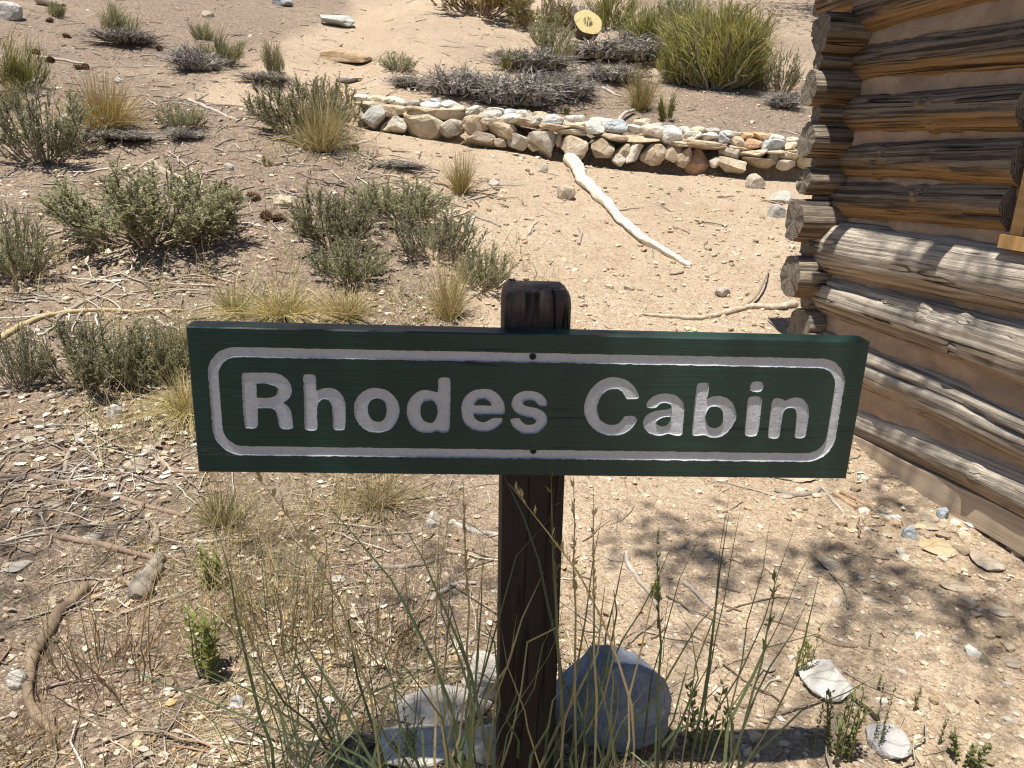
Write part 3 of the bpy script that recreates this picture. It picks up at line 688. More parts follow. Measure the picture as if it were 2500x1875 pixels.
    # sill plank, squared stick leaning on it
    def bar(name, p, q, w, h, mat, seed=0, n=24, amp=.002):
        p = np.asarray(p, float); q = np.asarray(q, float); L = np.linalg.norm(q-p); x = np.linspace(0, L, n)
        sec = [(-.5, -.5), (.42, -.5), (.5, -.42), (.5, .42), (.42, .5), (-.5, .5)]
        V = np.array([[(xx, a*w, b*h) for a, b in sec] for xx in x]); V[..., 1:] += amp*fbm(V*np.array([5, 20, 20])+seed, 2, seed)[..., None]
        ns = len(sec); idx = np.arange(n*ns).reshape(n, ns); nx = np.roll(idx, -1, 1); m = MD()
        m.add(V.reshape(-1, 3), np.stack([idx[:-1], nx[:-1], nx[1:], idx[1:]], -1).reshape(-1, 4))
        for row, rev in ((0, True), (n-1, False)):
            m.add(V[row], [[0, 1, 2, 3]] if not rev else [[3, 2, 1, 0]]); m.add(V[row], [[0, 3, 4, 5]] if not rev else [[5, 4, 3, 0]])
        o = m.obj(name, mat, smooth=False); orient(o, p, q-p); return o
    a = wall_tz(2082, 1062); b = wall_tz(2500, 1283); c = wall_tz(2082, 1128); d = wall_tz(2500, 1342)
    def wp(t, z, off): v = CC-WD*t+WN*off; return np.array([v[0], v[1], z])
    zA = (a[1]+c[1])/2; zB = (b[1]+d[1])/2; tA = (a[0]+c[0])/2; tB = (b[0]+d[0])/2; sl = (zB-zA)/(tB-tA)
    o = put(bar('sill_plank', wp(-.05, zA-sl*(tA+.05), .0), wp(3.0, zA+sl*(3.0-tA), .0), .12, .095, M['plank'], 3, 60, .006))
    # window: red mud, jamb, sill, pane
    win = empty('window', wp(win_t+.3, .8, -.03), '', '')
    win.parent = root; win.matrix_parent_inverse = Matrix.Translation(tuple(-base)); wl = np.array(win.location)
    def wput(o): o.parent = win; o.matrix_parent_inverse = Matrix.Translation(tuple(-wl)); return o
    zt = wall_tz(2498, 262)[1]; zs = wall_tz(2462, 600)[1]
    me = MD(); nt, nz = 8, 40; T = np.linspace(win_t-.055, win_t+.015, nt); Zs = np.linspace(zs-.02, zt, nz); TT, ZZ = np.meshgrid(T, Zs, indexing='ij')
    off = -.030-.022*sstep(0, 1, (TT-T[0])/.07)+.008*fbm(np.stack([TT*20, ZZ*12, TT*0], -1), 3, 77)
    P = CC+WN*off[..., None]-WD*TT[..., None]; P[..., 2] = ZZ; idx = np.arange(nt*nz).reshape(nt, nz)
    me.add(P.reshape(-1, 3), np.stack([idx[:-1, :-1], idx[:-1, 1:], idx[1:, 1:], idx[1:, :-1]], -1).reshape(-1, 4)); wput(me.obj('mud_seal', M['redmud']))
    wput(bar('jamb', wp(win_t+.03, zs+.03, -.045), wp(win_t+.03, zt+.12, -.045), .05, .045, M['pine'], 5, 12, .001))
    wput(bar('stop', wp(win_t+.066, zs+.03, -.025), wp(win_t+.066, zt+.12, -.025), .028, .045, M['pine'], 6, 12, .001))
    wput(bar('sill', wp(win_t-.005, zs+.012, -.052), wp(win_t+.75, zs+.012, -.052), .075, .036, M['pine'], 7, 12, .001))
    wput(bar('jamb', wp(win_t+.70, zs+.03, -.045), wp(win_t+.70, zt+.12, -.045), .05, .045, M['pine'], 8, 12, .001))
    wput(bar('head', wp(win_t+.0, zt+.14, -.045), wp(win_t+.75, zt+.14, -.045), .05, .045, M['pine'], 9, 12, .001))
    m = MD(); m.add([wp(win_t+.08, zs+.03, .005), wp(win_t+.68, zs+.03, .005), wp(win_t+.68, zt+.12, .005), wp(win_t+.08, zt+.12, .005)], [(0, 1, 2, 3)]); wput(m.obj('pane', M['glass']))
    # logs beyond the window keep the wall closed to the right
    for k in (2, 3, 4):
        s = spans[k]; t = win_t+.74; z = s[6](1.0, s[1], s[4]); me = log_mesh(1.9, .062, .07, 470+k, [M['log_up'], M['endgrain']], nl=60)
        o = put(link(bpy.data.objects.new('log', me))); orient(o, wp(t, z, 0), -WD)
    m = MD(); m.add([wp(win_t+.72, .3, .0), wp(3.2, .3, .0), wp(3.2, 1.7, .0), wp(win_t+.72, 1.7, .0)], [(0, 1, 2, 3)]); put(m.obj('chinking', M['chink']))
    # roof: boards on rafters with a short eave
    ez = 1.775; roof = empty('roof', wp(1, ez, 0), '', '')
    roof.parent = root; roof.matrix_parent_inverse = Matrix.Translation(tuple(-base)); rl = np.array(roof.location)
    def rput(o): o.parent = roof; o.matrix_parent_inverse = Matrix.Translation(tuple(-rl)); return o
    slope = .42; ov = .30
    for k in range(16):
        s = -ov+.02+k*.165; z = ez+.06+(s+ov)*slope
        rput(bar('roof_board', wp(-.35, z, s+.08), wp(3.1, z, s+.08), .16, .022, M['roofwood'], k, 4, .0))
    for k in range(7):
        t = -.25+.55*k+.03*((k*7) % 3)
        p = wp(t, ez+.045, -ov+.02-.05*((k*5) % 3)); e = wp(t, ez+.045+2.5*slope, -ov+2.5)
        me = log_mesh(float(np.linalg.norm(e-p)), .045, .045, 480+k, [M['log_end'], M['endgrain']], nl=20, ns=20, knots=0, cracks=1)
        o = rput(link(bpy.data.objects.new('rafter', me))); orient(o, p, e-p)
    me = log_mesh(4.0, .075, .08, 499, [M['log_up'], M['endgrain']], nl=80); o = put(link(bpy.data.objects.new('wall_plate', me))); orient(o, wp(-.35, 1.70, 0), -WD)
    return base
CB = cabin()
# ------------------------------------------------------------------ dry stone retaining wall
CREAM, WHITE, TAN, BRN, GRY, BLU, ORG, DRK = (.52, .44, .32), (.60, .57, .51), (.44, .34, .23), (.30, .21, .13), (.38, .36, .32), (.38, .42, .46), (.50, .31, .17), (.16, .115, .085)
def stone_wall():
    D = 6.0; S = 3.687
    A0, B0 = (820, 200), (1380, 240)
    c = at_depth(1400, 390, D); root = empty('stone_wall', (c[0], c[1], ground_z(c[0], c[1])), 'low dry stone retaining wall topped with rounded white cobbles', 'wall')
    rl = np.array(root.location)
    def stone(org, x, y, w, h, col, d, seed, thick=.7, boxy=.25, cuts=8, tilt=0, sub=3, nm='stone'):
        p = at_depth(org[0]+x/S, org[1]+y/S, d); k = d/FPX/S; W, H = w*k*1.08, h*k*1.10
        V, T = rock_shape(seed, (W, max(min(W, .3)*thick, H*.6), H), sub, cuts, .17, boxy)
        V = rot_axis(rot_axis(V, (1, 0, 0), -.30 if nm == 'stone' else 0), (0, 1, 0), math.radians(tilt)); V = rot_z(V, random.Random(seed).uniform(-.15, .15))
        m = MD(); cc = np.clip(np.array(col)*random.Random(seed).uniform(1.12, 1.4), 0, .82); m.add(V, None, T, cc)
        o = m.obj(nm, M['rock'], root, smooth=False); o.location = tuple(p-rl+np.array([0, .06, 0]) if d < 6.05 else p-rl); return o
    low = [(A0, 190, 270, 110, 120, CREAM, 0), (A0, 335, 310, 210, 200, BLU, 10), (A0, 450, 400, 90, 90, CREAM, 0), (A0, 545, 385, 175, 125, WHITE, 8), (A0, 770, 390, 340, 215, CREAM, 22), (A0, 1025, 410, 225, 155, GRY, -8),
           (A0, 1250, 390, 215, 160, TAN, 0), (A0, 1275, 520, 295, 105, DRK, 3), (A0, 1480, 545, 115, 85, TAN, 0), (A0, 1510, 430, 245, 160, TAN, 15), (A0, 1640, 540, 185, 125, GRY, 20), (A0, 1790, 590, 115, 75, TAN, 0), (A0, 1860, 530, 260, 210, GRY, 20),
           (A0, 2015, 520, 75, 125, BRN, 0), (A0, 2150, 590, 215, 215, CREAM, 28), (B0, 350, 460, 190, 180, BRN, -15), (B0, 530, 480, 140, 165, TAN, 10), (B0, 630, 480, 100, 240, WHITE, 28), (B0, 810, 510, 215, 185, TAN, 0), (B0, 980, 500, 135, 155, BRN, 10),
           (B0, 1080, 540, 140, 165, TAN, 0), (B0, 490, 560, 115, 95, WHITE, 15), (B0, 1380, 570, 115, 85, WHITE, -30), (B0, 1510, 600, 235, 135, CREAM, 12), (B0, 1490, 500, 175, 75, GRY, 10), (B0, 1720, 510, 245, 72, CREAM, -6),
           (B0, 1750, 580, 275, 82, BRN, 4), (B0, 1890, 550, 92, 95, GRY, 0), (B0, 2040, 530, 195, 95, CREAM, 5), (B0, 2010, 605, 165, 75, WHITE, 0), (B0, 2220, 560, 190, 120, GRY, 0), (B0, 2420, 590, 200, 130, TAN, 0)]
    for i, (o, x, y, w, h, col, tl) in enumerate(low): stone(o, x, y, w*1.04, h, .35*np.array(CREAM)+.65*np.array(col), D, 600+i, .75, .35, 13, tl)
    slabs = [(A0, 300, 205, 290, 70), (A0, 530, 265, 235, 105), (A0, 900, 285, 520, 90), (A0, 1450, 350, 300, 95), (A0, 1720, 365, 330, 75), (A0, 2000, 410, 340, 70), (B0, 60, 300, 270, 60), (B0, 420, 350, 300, 60), (B0, 700, 375, 330, 66), (B0, 1000, 410, 310, 60),
             (B0, 1250, 425, 420, 84), (B0, 1590, 455, 230, 56), (B0, 1830, 475, 300, 50), (B0, 2080, 485, 240, 55), (B0, 2330, 500, 260, 55)]
    for i, (o, x, y, w, h) in enumerate(slabs): stone(o, x, y, w, h, [CREAM, TAN, (.48, .38, .26)][i % 3], D+.03, 660+i, .8, .6, 5, 4, nm='cap_slab')
    top = [(A0, 230, 155, 140, 66), (A0, 380, 175, 155, 74), (A0, 540, 190, 155, 84), (A0, 700, 215, 145, 84), (A0, 855, 222, 160, 66), (A0, 900, 190, 95, 55), (A0, 1050, 215, 160, 66), (A0, 1060, 250, 195, 74), (A0, 1230, 272, 160, 86), (A0, 1390, 312, 165, 95),
           (A0, 1440, 272, 130, 55), (A0, 1570, 290, 130, 66), (A0, 1700, 306, 130, 74), (A0, 1830, 312, 120, 64), (A0, 1590, 335, 185, 76), (A0, 1780, 368, 195, 84), (A0, 1960, 336, 160, 66), (A0, 1940, 384, 160, 76), (A0, 2140, 350, 150, 66), (A0, 2150, 398, 170, 76),
           (B0, 320, 220, 160, 66), (B0, 100, 262, 195, 84), (B0, 250, 278, 160, 105), (B0, 440, 262, 190, 115), (B0, 620, 287, 140, 66), (B0, 690, 242, 140, 86), (B0, 790, 312, 170, 115), (B0, 830, 266, 110, 66), (B0, 960, 342, 190, 125), (B0, 940, 276, 100, 50),
           (B0, 1080, 292, 100, 56), (B0, 1190, 302, 120, 66), (B0, 1145, 347, 130, 76), (B0, 1320, 312, 130, 66), (B0, 1290, 357, 140, 76), (B0, 1425, 362, 120, 86), (B0, 1480, 328, 140, 56), (B0, 1550, 397, 140, 95), (B0, 1630, 347, 110, 56), (B0, 1680, 412, 150, 95),
           (B0, 1755, 352, 140, 66), (B0, 1850, 427, 180, 86), (B0, 1890, 367, 120, 56), (B0, 2020, 432, 120, 66), (B0, 2045, 382, 90, 46), (B0, 2140, 440, 120, 70), (B0, 2170, 395, 110, 56), (B0, 2280, 450, 130, 70), (B0, 2400, 455, 130, 70)]
    for i, (o, x, y, w, h) in enumerate(top):
        rear = (y < 235 + .04*(x if o is A0 else 0)) if o is A0 else (y < 300+.035*(x-900))
        col = ORG if (o is B0 and 1600 < x < 1800) else [WHITE, CREAM, (.58, .53, .44), GRY, WHITE, BLU][(i*7) % 6]
        stone(o, x, y-8, w*1.2, h*1.08, np.array(col)*1.15, D+.06+(.12 if rear else 0), 700+i, .9, .35, 5, random.Random(i).uniform(-8, 8), nm='cobble')
stone_wall()

# ------------------------------------------------------------------ single rocks, slabs and boulders
def rock(name, x, y, w, h, col, label, seed, group=None, sub=3, cuts=7, depth=.75, boxy=.2, mat='rock', tilt=0, sink=.25, cat='rock', turn=None, flatz=None, flat=None):
    """x, y: foot of the stone in the overview photo; w, h: size there in pixels"""
    p = G(x, y); k = mpp(p); W, H = w*k, h*k
    if flat is None: flat = y > 1020 and h < .8*w and mat == 'rock'
    if flat:
        dn = max(.25, float(-norm(p-CAM)[2])); depth = min(1.1, H/W/dn*.85); flatz = max(.30*H, .12*W)/(1-sink)
    V, T = rock_shape(seed, (W, W*depth, flatz if flatz else H/(1-sink)), sub, cuts, .11, boxy)
    if tilt: V = rot_axis(V, (1, 0, 0), math.radians(tilt))
    V = rot_z(V, random.Random(seed).uniform(-.5, .5) if turn is None else turn)
    hz = -V[:, 2].min()
    m = MD(); m.add(V, None, T, np.array(col)); o = m.obj(name, M[mat], smooth=False)
    q = p+np.array([FW[0], FW[1], 0])*W*depth*.35; z = ground_z(q[0], q[1])
    o.location = (q[0], q[1], z+hz-(V[:, 2].max()-V[:, 2].min())*sink)
    return tag(o, label, cat, group)
def rocks():
    R = rock
    R('boulder', 1318, 1628, 262, 232, (.2, .2, .2), 'large blue-grey limestone boulder right of the sign post', 811, mat='bluerock', sub=4, cuts=9, depth=.62, tilt=14, sink=.12, boxy=.30)
    R('rock', 955, 1560, 215, 90, (.55, .53, .52), 'flat grey rock left of the sign post foot', 802, cuts=6, sink=.2, depth=.6)
    R('rock', 1050, 1530, 120, 130, (.85, .79, .73), 'pale upright rock just left of the sign post', 803, cuts=6, sink=.15, depth=.5)
    R('rock', 905, 1652, 200, 120, (.92, .87, .80), 'whitish rock in the grass at the bottom left of the post', 804, sink=.2, depth=.6)
    R('rock', 1055, 1659, 120, 100, (.95, .90, .83), 'white rock at the bottom edge beside the post', 805, sink=.2, depth=.6)
    R('rock', 1795, 1508, 118, 84, (1.0, .98, .94), 'chalk white angular rock on the gravel path', 806, cuts=8, sink=.3)
    R('rock', 1935, 1640, 92, 100, (.58, .58, .60), 'smooth grey rock among leafy plants at bottom right', 807, cuts=4, sink=.35, flat=True)
    R('rock', 2042, 1200, 84, 42, (.58, .46, .28), 'flat yellowish rock on the path beside the cabin', 808, cuts=4, sink=.3, boxy=.1)
    R('rock', 2148, 1232, 70, 40, (.47, .40, .33), 'grey-tan angular rock nearest the cabin plank', 809, cuts=7, sink=.25)
    R('rock', 1800, 1228, 54, 34, (.42, .37, .30), 'grey rock in the tree shadow on the path', 810, cuts=7, sink=.3)
    R('rock', 2072, 1275, 62, 28, (.56, .47, .35), 'cream rock below the flat yellowish rock', 811, sink=.35)
    R('rock', 2010, 1126, 52, 26, (.52, .43, .32), 'tan rock touching a blue stone chip by the cabin', 812, cuts=7, sink=.3)
    R('rock', 2038, 1122, 30, 24, (.42, .50, .60), 'blue stone chip by the cabin plank', 813, cuts=8, sink=.3)
    R('rock', 1947, 1131, 46, 24, (.54, .46, .36), 'rounded tan rock beside a white pebble', 814, sink=.35)
    R('rock', 1917, 1122, 32, 24, (.66, .67, .70), 'white pebble in front of the cabin wall', 815, sink=.35)
    R('rock', 1968, 1164, 36, 30, (.44, .52, .60), 'blue-grey flat chip on the gravel path', 816, cuts=8, sink=.45)
    R('rock', 2018, 1146, 40, 20, (.50, .42, .32), 'small tan rock below the blue chip by the cabin', 817, sink=.35)
    R('rock', 1730, 1040, 70, 26, (.60, .50, .38), 'cream flat rock peeking from under the sign board', 818, sink=.4)
    R('rock', 1660, 1450, 40, 30, (.47, .40, .31), 'tan rock at the end of a long dark root', 819, sink=.3, cuts=8)
    R('rock', 1975, 1355, 38, 16, (.52, .42, .30), 'flat tan chip lying on the bare path', 820, sink=.3)
    # hillside
    R('stone_slab', 725, 58, 74, 26, (.56, .58, .58), 'pale grey flat slab set in the bare slope', 821, cuts=5, boxy=.7, cat='slab', depth=.85, turn=.25, flatz=.10, tilt=20, sink=.1)
    R('stone_slab', 744, 138, 116, 22, (.50, .35, .20), 'orange-brown flat slab below the pale grey slab', 822, cuts=4, boxy=.8, cat='slab', depth=.55, turn=.0, flatz=.10, tilt=14, sink=.1)
    R('stone_slab', 756, 180, 64, 16, (.36, .35, .35), 'grey slab flush with the ground above the wall end', 823, cuts=4, boxy=.6, cat='slab', depth=.7, flatz=.05)
    R('rock', 608, 14, 46, 20, (.38, .42, .45), 'blue-grey rock at the top edge of the slope', 824)
    R('rock', 1062, 126, 46, 20, (.52, .42, .28), 'tan flat rock among the dead brush above the wall', 825, sink=.4)
    R('rock', 1180, 128, 30, 14, (.50, .42, .30), 'small tan rock behind the dead brush', 826, sink=.4)
    R('rock', 616, 446, 54, 18, (.66, .57, .40), 'cream flat rock on the sand above the centre sagebrush', 827, sink=.4)
    R('rock', 1223, 432, 42, 28, (.55, .46, .36), 'tan rock beside the upper part of the bleached branch', 828, sink=.3)
    R('rock', 1066, 402, 26, 13, (.68, .66, .62), 'white chip right of the golden grass tuft', 829, sink=.3)
    R('rock', 1172, 372, 24, 17, (.60, .54, .46), 'pale pebble left of the bleached branch top', 830, sink=.3)
    R('rock', 1634, 408, 44, 30, (.62, .56, .46), 'cream rock between the stone wall and the cabin corner', 831, sink=.3)
    R('rock', 1690, 440, 56, 24, (.58, .55, .50), 'whitish flat rock nearest the cabin corner', 832, sink=.4, cuts=8)
    R('rock', 1680, 470, 40, 26, (.50, .49, .47), 'grey rock just below the whitish flat one by the corner', 833, sink=.35, cuts=8)
    R('rock', 1562, 642, 34, 20, (.60, .55, .50), 'lone pale pebble on the sand left of the lowest log ends', 834, sink=.3)
    R('rock', 1360, 628, 24, 12, (.60, .52, .42), 'small cream pebble right of the post top', 835, sink=.3)
    R('rock', 1505, 380, 60, 56, (.54, .32, .19), 'round orange rock fallen in front of the stone wall', 836, cuts=3, sink=.15, boxy=.05)
    R('rock', 1488, 352, 48, 40, (.53, .36, .24), 'pinkish rock leaning on the stone wall', 837, cuts=4, sink=.1, boxy=.1)
    R('rock', 10, 42, 62, 32, (.58, .57, .55), 'whitish flat rock at the top left corner', 838, sink=.2)
    R('rock', 100, 12, 60, 14, (.50, .42, .36), 'pale pinkish rock at the top edge, far left', 839, sink=.3)
    R('rock', 137, 274, 34, 22, (.62, .60, .56), 'white rock left of the golden bush', 840, sink=.3)
    R('rock', 252, 180, 18, 13, (.64, .62, .58), 'small white stone above the golden bush', 841, sink=.3)
    R('rock', 494, 368, 20, 13, (.70, .68, .64), 'small bright stone among twigs left of centre', 842, sink=.3)
    R('rock', 448, 38, 26, 12, (.62, .54, .42), 'cream stone on the bare upper slope', 843, sink=.3)
    # left foreground chips
    L = [(30, 1488, 44, 36, (.60, .58, .55), 'grey-white rock at the far left under the curved root'), (25, 1235, 60, 26, (.58, .54, .48), 'pale flat rock at the left edge'),
         (936, 1140, 32, 36, (.68, .65, .60), 'white upright chip left of the post, above the roots'), (727, 1258, 32, 20, (.66, .63, .58), 'bright white chip in the dry grass'),
         (190, 1172, 44, 26, (.56, .50, .44), 'pale crumbly rock above the grey wood chunk'), (318, 985, 36, 20, (.62, .56, .48), 'cream chip just left of the sign corner'),
         (290, 1020, 56, 24, (.56, .48, .38), 'tan rock beyond the lower left sign corner'), (110, 1095, 46, 20, (.52, .45, .37), 'dusty tan rock in the left litter'),
         (245, 905, 34, 30, (.60, .60, .60), 'bluish white chip below the low sagebrush'), (310, 1470, 40, 22, (.66, .62, .56), 'white chip left of the green seedling'),
         (510, 1530, 30, 26, (.66, .65, .66), 'white chip right of the green seedling'), (360, 1500, 34, 20, (.70, .66, .60), 'cream white chip under the green seedling'),
         (2165, 1330, 50, 26, (.58, .50, .40), 'pale gravel stone at the right edge'), (2190, 1440, 40, 22, (.56, .48, .37), 'tan gravel stone at the lower right edge'),
         (1905, 1250, 26, 14, (.55, .46, .35), 'small tan stone in the path shadow'), (1888, 1300, 34, 16, (.60, .52, .42), 'pale stone at the middle of the path'),
         (1700, 1075, 40, 14, (.5, .42, .32), 'dusty flat stone under the right end of the sign'), (1560, 1040, 30, 14, (.62, .55, .46), 'cream pebble under the sign right of the post')]
    for i, (x, y, w, h, c, l) in enumerate(L): R('rock', x, y, w, h, c, l, 860+i, sink=.3, sub=2 if w < 40 else 3)
rocks()

# ------------------------------------------------------------------ branches, roots and sticks
def stick(name, pts, w0, w1, col, label, seed, mat='twig', n=36, sides=9, wob=.12, lift=.55, cat='branch', arcs=None, knots=0):
    P = np.array([G(x, y) for x, y in pts]); k = np.array([mpp(p) for p in P]); C = smooth_path(P, n)
    kk = np.interp(np.linspace(0, 1, n), np.linspace(0, 1, len(k)), k); r = np.interp(np.linspace(0, 1, n), [0, 1], [w0, w1])/2*kk
    C[:, 2] = ground_z(C[:, 0], C[:, 1])+r*lift
    if arcs is not None: C[:, 2] += np.interp(np.linspace(0, 1, n), np.linspace(0, 1, len(arcs)), arcs)
    r = r*(1+wob*fbm(np.stack([np.arange(n)*.35, np.full(n, seed), np.zeros(n)], 1), 3, seed)*2); r[-1] *= .5; r[0] *= .75
    C += .35*r[:, None]*np.stack([fbm(np.stack([np.arange(n)*.3, np.full(n, seed+j), np.zeros(n)], 1), 2, seed+j) for j in range(3)], 1)
    V, Q = tubes(C[None], r[None], sides); V = V+r.repeat(sides)[:, None]*.16*np.stack([fbm(V*60+j, 2, seed+j) for j in range(3)], 1)
    an = np.tile(np.arange(sides)*2*np.pi/sides, n); V = V+(V-C.repeat(sides, 0))*(.30*fbm(np.stack([np.cos(an)*2.2, np.sin(an)*2.2, np.arange(n).repeat(sides)*.08], 1), 3, seed+9))[:, None]
    m = MD(); cc = np.array(col); m.add(V, Q, None, cc)
    for row, s in ((0, 0), (n-1, 1)):
        c = C[row]; i = np.arange(sides); R = np.vstack([V[row*sides:(row+1)*sides], c[None]]); m.add(R, None, np.stack([i, (i+1) % sides, np.full(sides, sides)], 1), cc*.8)
    return tag(m.obj(name, M[mat]), label, cat)
def sticks():
    S = stick
    W_ = (.88, .82, .70); GR = (.36, .32, .275); TN = (.50, .40, .27); BR = (.25, .185, .135); RD = (.34, .22, .15)
    S('bleached_branch', [(1228, 352), (1244, 372), (1258, 398), (1290, 428), (1330, 470), (1380, 516), (1430, 545), (1492, 578)], 30, 13, W_, 'long bleached driftwood-like branch lying below the stone wall', 901, 'bleach', 60, 14, .07, .7)
    S('branch', [(1388, 680), (1440, 686), (1500, 690), (1560, 680), (1620, 664), (1680, 668), (1722, 662)], 8, 17, (.62, .54, .43), 'thin pale branch on the sand ending at the cabin corner', 902, 'bleach', 50)
    S('branch', [(1590, 672), (1630, 655), (1650, 625), (1660, 590)], 7, 3, (.34, .27, .2), 'thin dark twig rising from the pale branch', 903, arcs=[0, .03, .06, .02], sides=6)
    S('branch', [(325, 352), (352, 372), (390, 388), (404, 402)], 14, 10, (.54, .46, .36), 'bent pale stick among twigs left of centre', 904, 'bleach')
    S('branch', [(345, 372), (400, 400), (440, 418), (500, 448)], 8, 5, (.44, .37, .30), 'straight grey stick beside the bent pale stick', 905)
    S('branch', [(405, 218), (440, 232), (470, 244), (512, 262)], 9, 7, (.52, .46, .38), 'grey forked stick right of the golden bush', 906)
    S('branch', [(0, 735), (50, 705), (120, 682), (200, 672), (300, 676), (400, 672)], 15, 7, (.56, .45, .26), 'long yellowish stick left of the sign', 907, n=50)
    S('branch', [(120, 690), (170, 660), (215, 640), (260, 612)], 9, 6, (.40, .35, .29), 'grey stick crossing above the yellowish stick', 908)
    S('branch', [(0, 1030), (60, 1032), (110, 1044), (160, 1048), (220, 1070), (300, 1092), (400, 1118)], 13, 10, (.34, .25, .19), 'long brown root across the left foreground', 909, n=50)
    S('branch', [(140, 1025), (145, 990), (165, 958), (188, 932), (240, 922)], 11, 7, (.50, .42, .33), 'forked pale root left of the sign', 910)
    S('branch', [(188, 1062), (230, 1046), (290, 1020), (318, 985)], 9, 6, (.42, .34, .27), 'curved root joining the long brown root', 911)
    S('branch', [(330, 985), (365, 1012), (420, 1022), (520, 1010)], 9, 6, (.40, .30, .22), 'curved brown root under the left end of the sign', 912)
    S('branch', [(95, 1152), (150, 1168), (210, 1178), (280, 1198), (350, 1208), (400, 1206)], 12, 14, (.33, .24, .18), 'brown stick ending at the grey wood chunk', 913)
    S('root', [(180, 1270), (150, 1310), (120, 1340), (90, 1390), (70, 1430), (64, 1490), (74, 1540), (100, 1572), (128, 1590)], 26, 17, (.32, .245, .17), 'thick curved root at the lower left', 914, n=60, cat='root', sides=12)
    S('wood_chunk', [(348, 1208), (330, 1240), (312, 1272), (294, 1304)], 26, 44, (.38, .34, .29), 'short weathered grey wood chunk in the left foreground', 915, 'bleach', 24, 14, .1, .6, cat='wood')
    S('branch', [(248, 1250), (272, 1262), (300, 1282)], 14, 12, (.36, .26, .19), 'short reddish stick left of the grey wood chunk', 916)
    S('branch', [(420, 1170), (450, 1172), (500, 1160)], 9, 6, (.55, .50, .43), 'short pale stick in the grass tuft', 917)
    S('branch', [(335, 1180), (340, 1150), (332, 1130)], 16, 10, (.36, .29, .22), 'stubby brown root above the grey wood chunk', 918)
    S('branch', [(970, 1130), (1000, 1140), (1030, 1152), (1075, 1158)], 14, 11, (.62, .58, .53), 'pale straight stick ending behind the post', 919, 'bleach')
    S('branch', [(800, 1222), (850, 1228), (900, 1222), (960, 1205)], 13, 8, (.36, .31, .26), 'grey bent stick left of the post', 920)
    S('branch', [(930, 1300), (960, 1278), (990, 1262), (1030, 1262)], 13, 9, (.44, .39, .34), 'grey curved stick beside the post', 921)
    S('branch', [(960, 1190), (1000, 1196), (1060, 1204)], 9, 7, (.46, .36, .27), 'tan stick below the pale straight stick', 922)
    S('branch', [(1000, 1420), (1010, 1396), (1022, 1378)], 12, 7, (.46, .42, .38), 'short grey splinter left of the post', 923)
    S('branch', [(1352, 1200), (1358, 1222), (1385, 1262), (1410, 1292), (1422, 1318)], 13, 8, (.52, .46, .40), 'pale forked stick on the sand right of the post', 924, 'bleach')
    S('branch', [(1340, 1228), (1356, 1234), (1376, 1252)], 6, 5, (.45, .38, .31), 'twig beside the pale forked stick', 925, sides=6)
    S('branch', [(1476, 1258), (1500, 1280), (1530, 1310), (1572, 1336)], 10, 7, (.42, .37, .32), 'grey stick on the sand below the forked stick', 926)
    S('root', [(1668, 1340), (1720, 1358), (1760, 1372), (1800, 1392), (1850, 1398), (1905, 1408)], 9, 8, (.34, .26, .19), 'long brown root along the path at the right', 927, cat='root', n=50)
    S('root', [(1760, 1452), (1810, 1480), (1850, 1518), (1900, 1560)], 9, 13, (.07, .06, .05), 'dark charred stick behind the leafy plants', 928, cat='root')
    S('branch', [(1245, 1430), (1290, 1408), (1330, 1440), (1420, 1480), (1452, 1500)], 12, 9, (.42, .36, .30), 'grey stick behind the blue boulder', 929)
    S('branch', [(1672, 1062), (1720, 1072), (1760, 1066), (1772, 1056)], 10, 7, (.30, .27, .24), 'dark bent stick on the sand under the sign', 930)
    S('branch', [(1776, 1055), (1800, 1085), (1822, 1110), (1818, 1122)], 9, 5, (.50, .44, .37), 'pale forked twig under the right end of the sign', 931)
    S('branch', [(1800, 1068), (1840, 1092), (1900, 1118), (1930, 1130)], 10, 6, (.48, .33, .20), 'orange-brown stick under the right end of the sign', 932)
    S('branch', [(1815, 1065), (1850, 1082), (1880, 1098)], 10, 6, (.42, .28, .18), 'reddish bark strip beside the orange-brown stick', 933)
    S('branch', [(2052, 1068), (2100, 1095), (2152, 1128)], 15, 13, (.56, .46, .33), 'squared pale stick lying against the cabin plank', 934, 'bleach')
    S('branch', [(1978, 1150), (2000, 1158), (2034, 1178)], 7, 6, (.36, .29, .24), 'dark twig above the flat yellowish rock', 935, sides=6)
    S('branch', [(2006, 1162), (2040, 1150), (2090, 1156)], 6, 5, (.36, .24, .16), 'curved brown twig above the flat yellowish rock', 936, sides=6)
    S('branch', [(1710, 1100), (1745, 1101)], 8, 7, (.34, .30, .22), 'tiny straight stick on the path', 937, sides=6)
    S('branch', [(1008, 510), (1016, 490), (1024, 468)], 9, 6, (.55, .50, .44), 'short pale stick right of the centre sagebrush', 938)
    S('branch', [(1028, 468), (1060, 480), (1082, 490)], 7, 5, (.40, .36, .31), 'dark twig beside the short pale stick', 939, sides=6)
    S('branch', [(1142, 508), (1148, 492), (1158, 482)], 7, 5, (.52, .46, .40), 'little pale twig on the sand', 940, sides=6)
    S('branch', [(1250, 530), (1256, 505), (1248, 492)], 7, 4, (.42, .36, .3), 'little grey twig left of the bleached branch', 941, sides=6)
    S('branch', [(1340, 300), (1336, 285), (1345, 262), (1370, 246)], 12, 7, (.55, .50, .44), 'curved pale branch behind the wall cobbles', 942, 'bleach', arcs=[.02, .04, .05, .02])
    S('branch', [(1300, 190), (1330, 206), (1360, 212)], 6, 5, (.52, .47, .40), 'thin pale stick above the wall', 943, sides=6)
    S('branch', [(868, 166), (878, 186), (884, 198)], 8, 5, (.60, .55, .48), 'short white stick left of the dead brush', 944, sides=6)
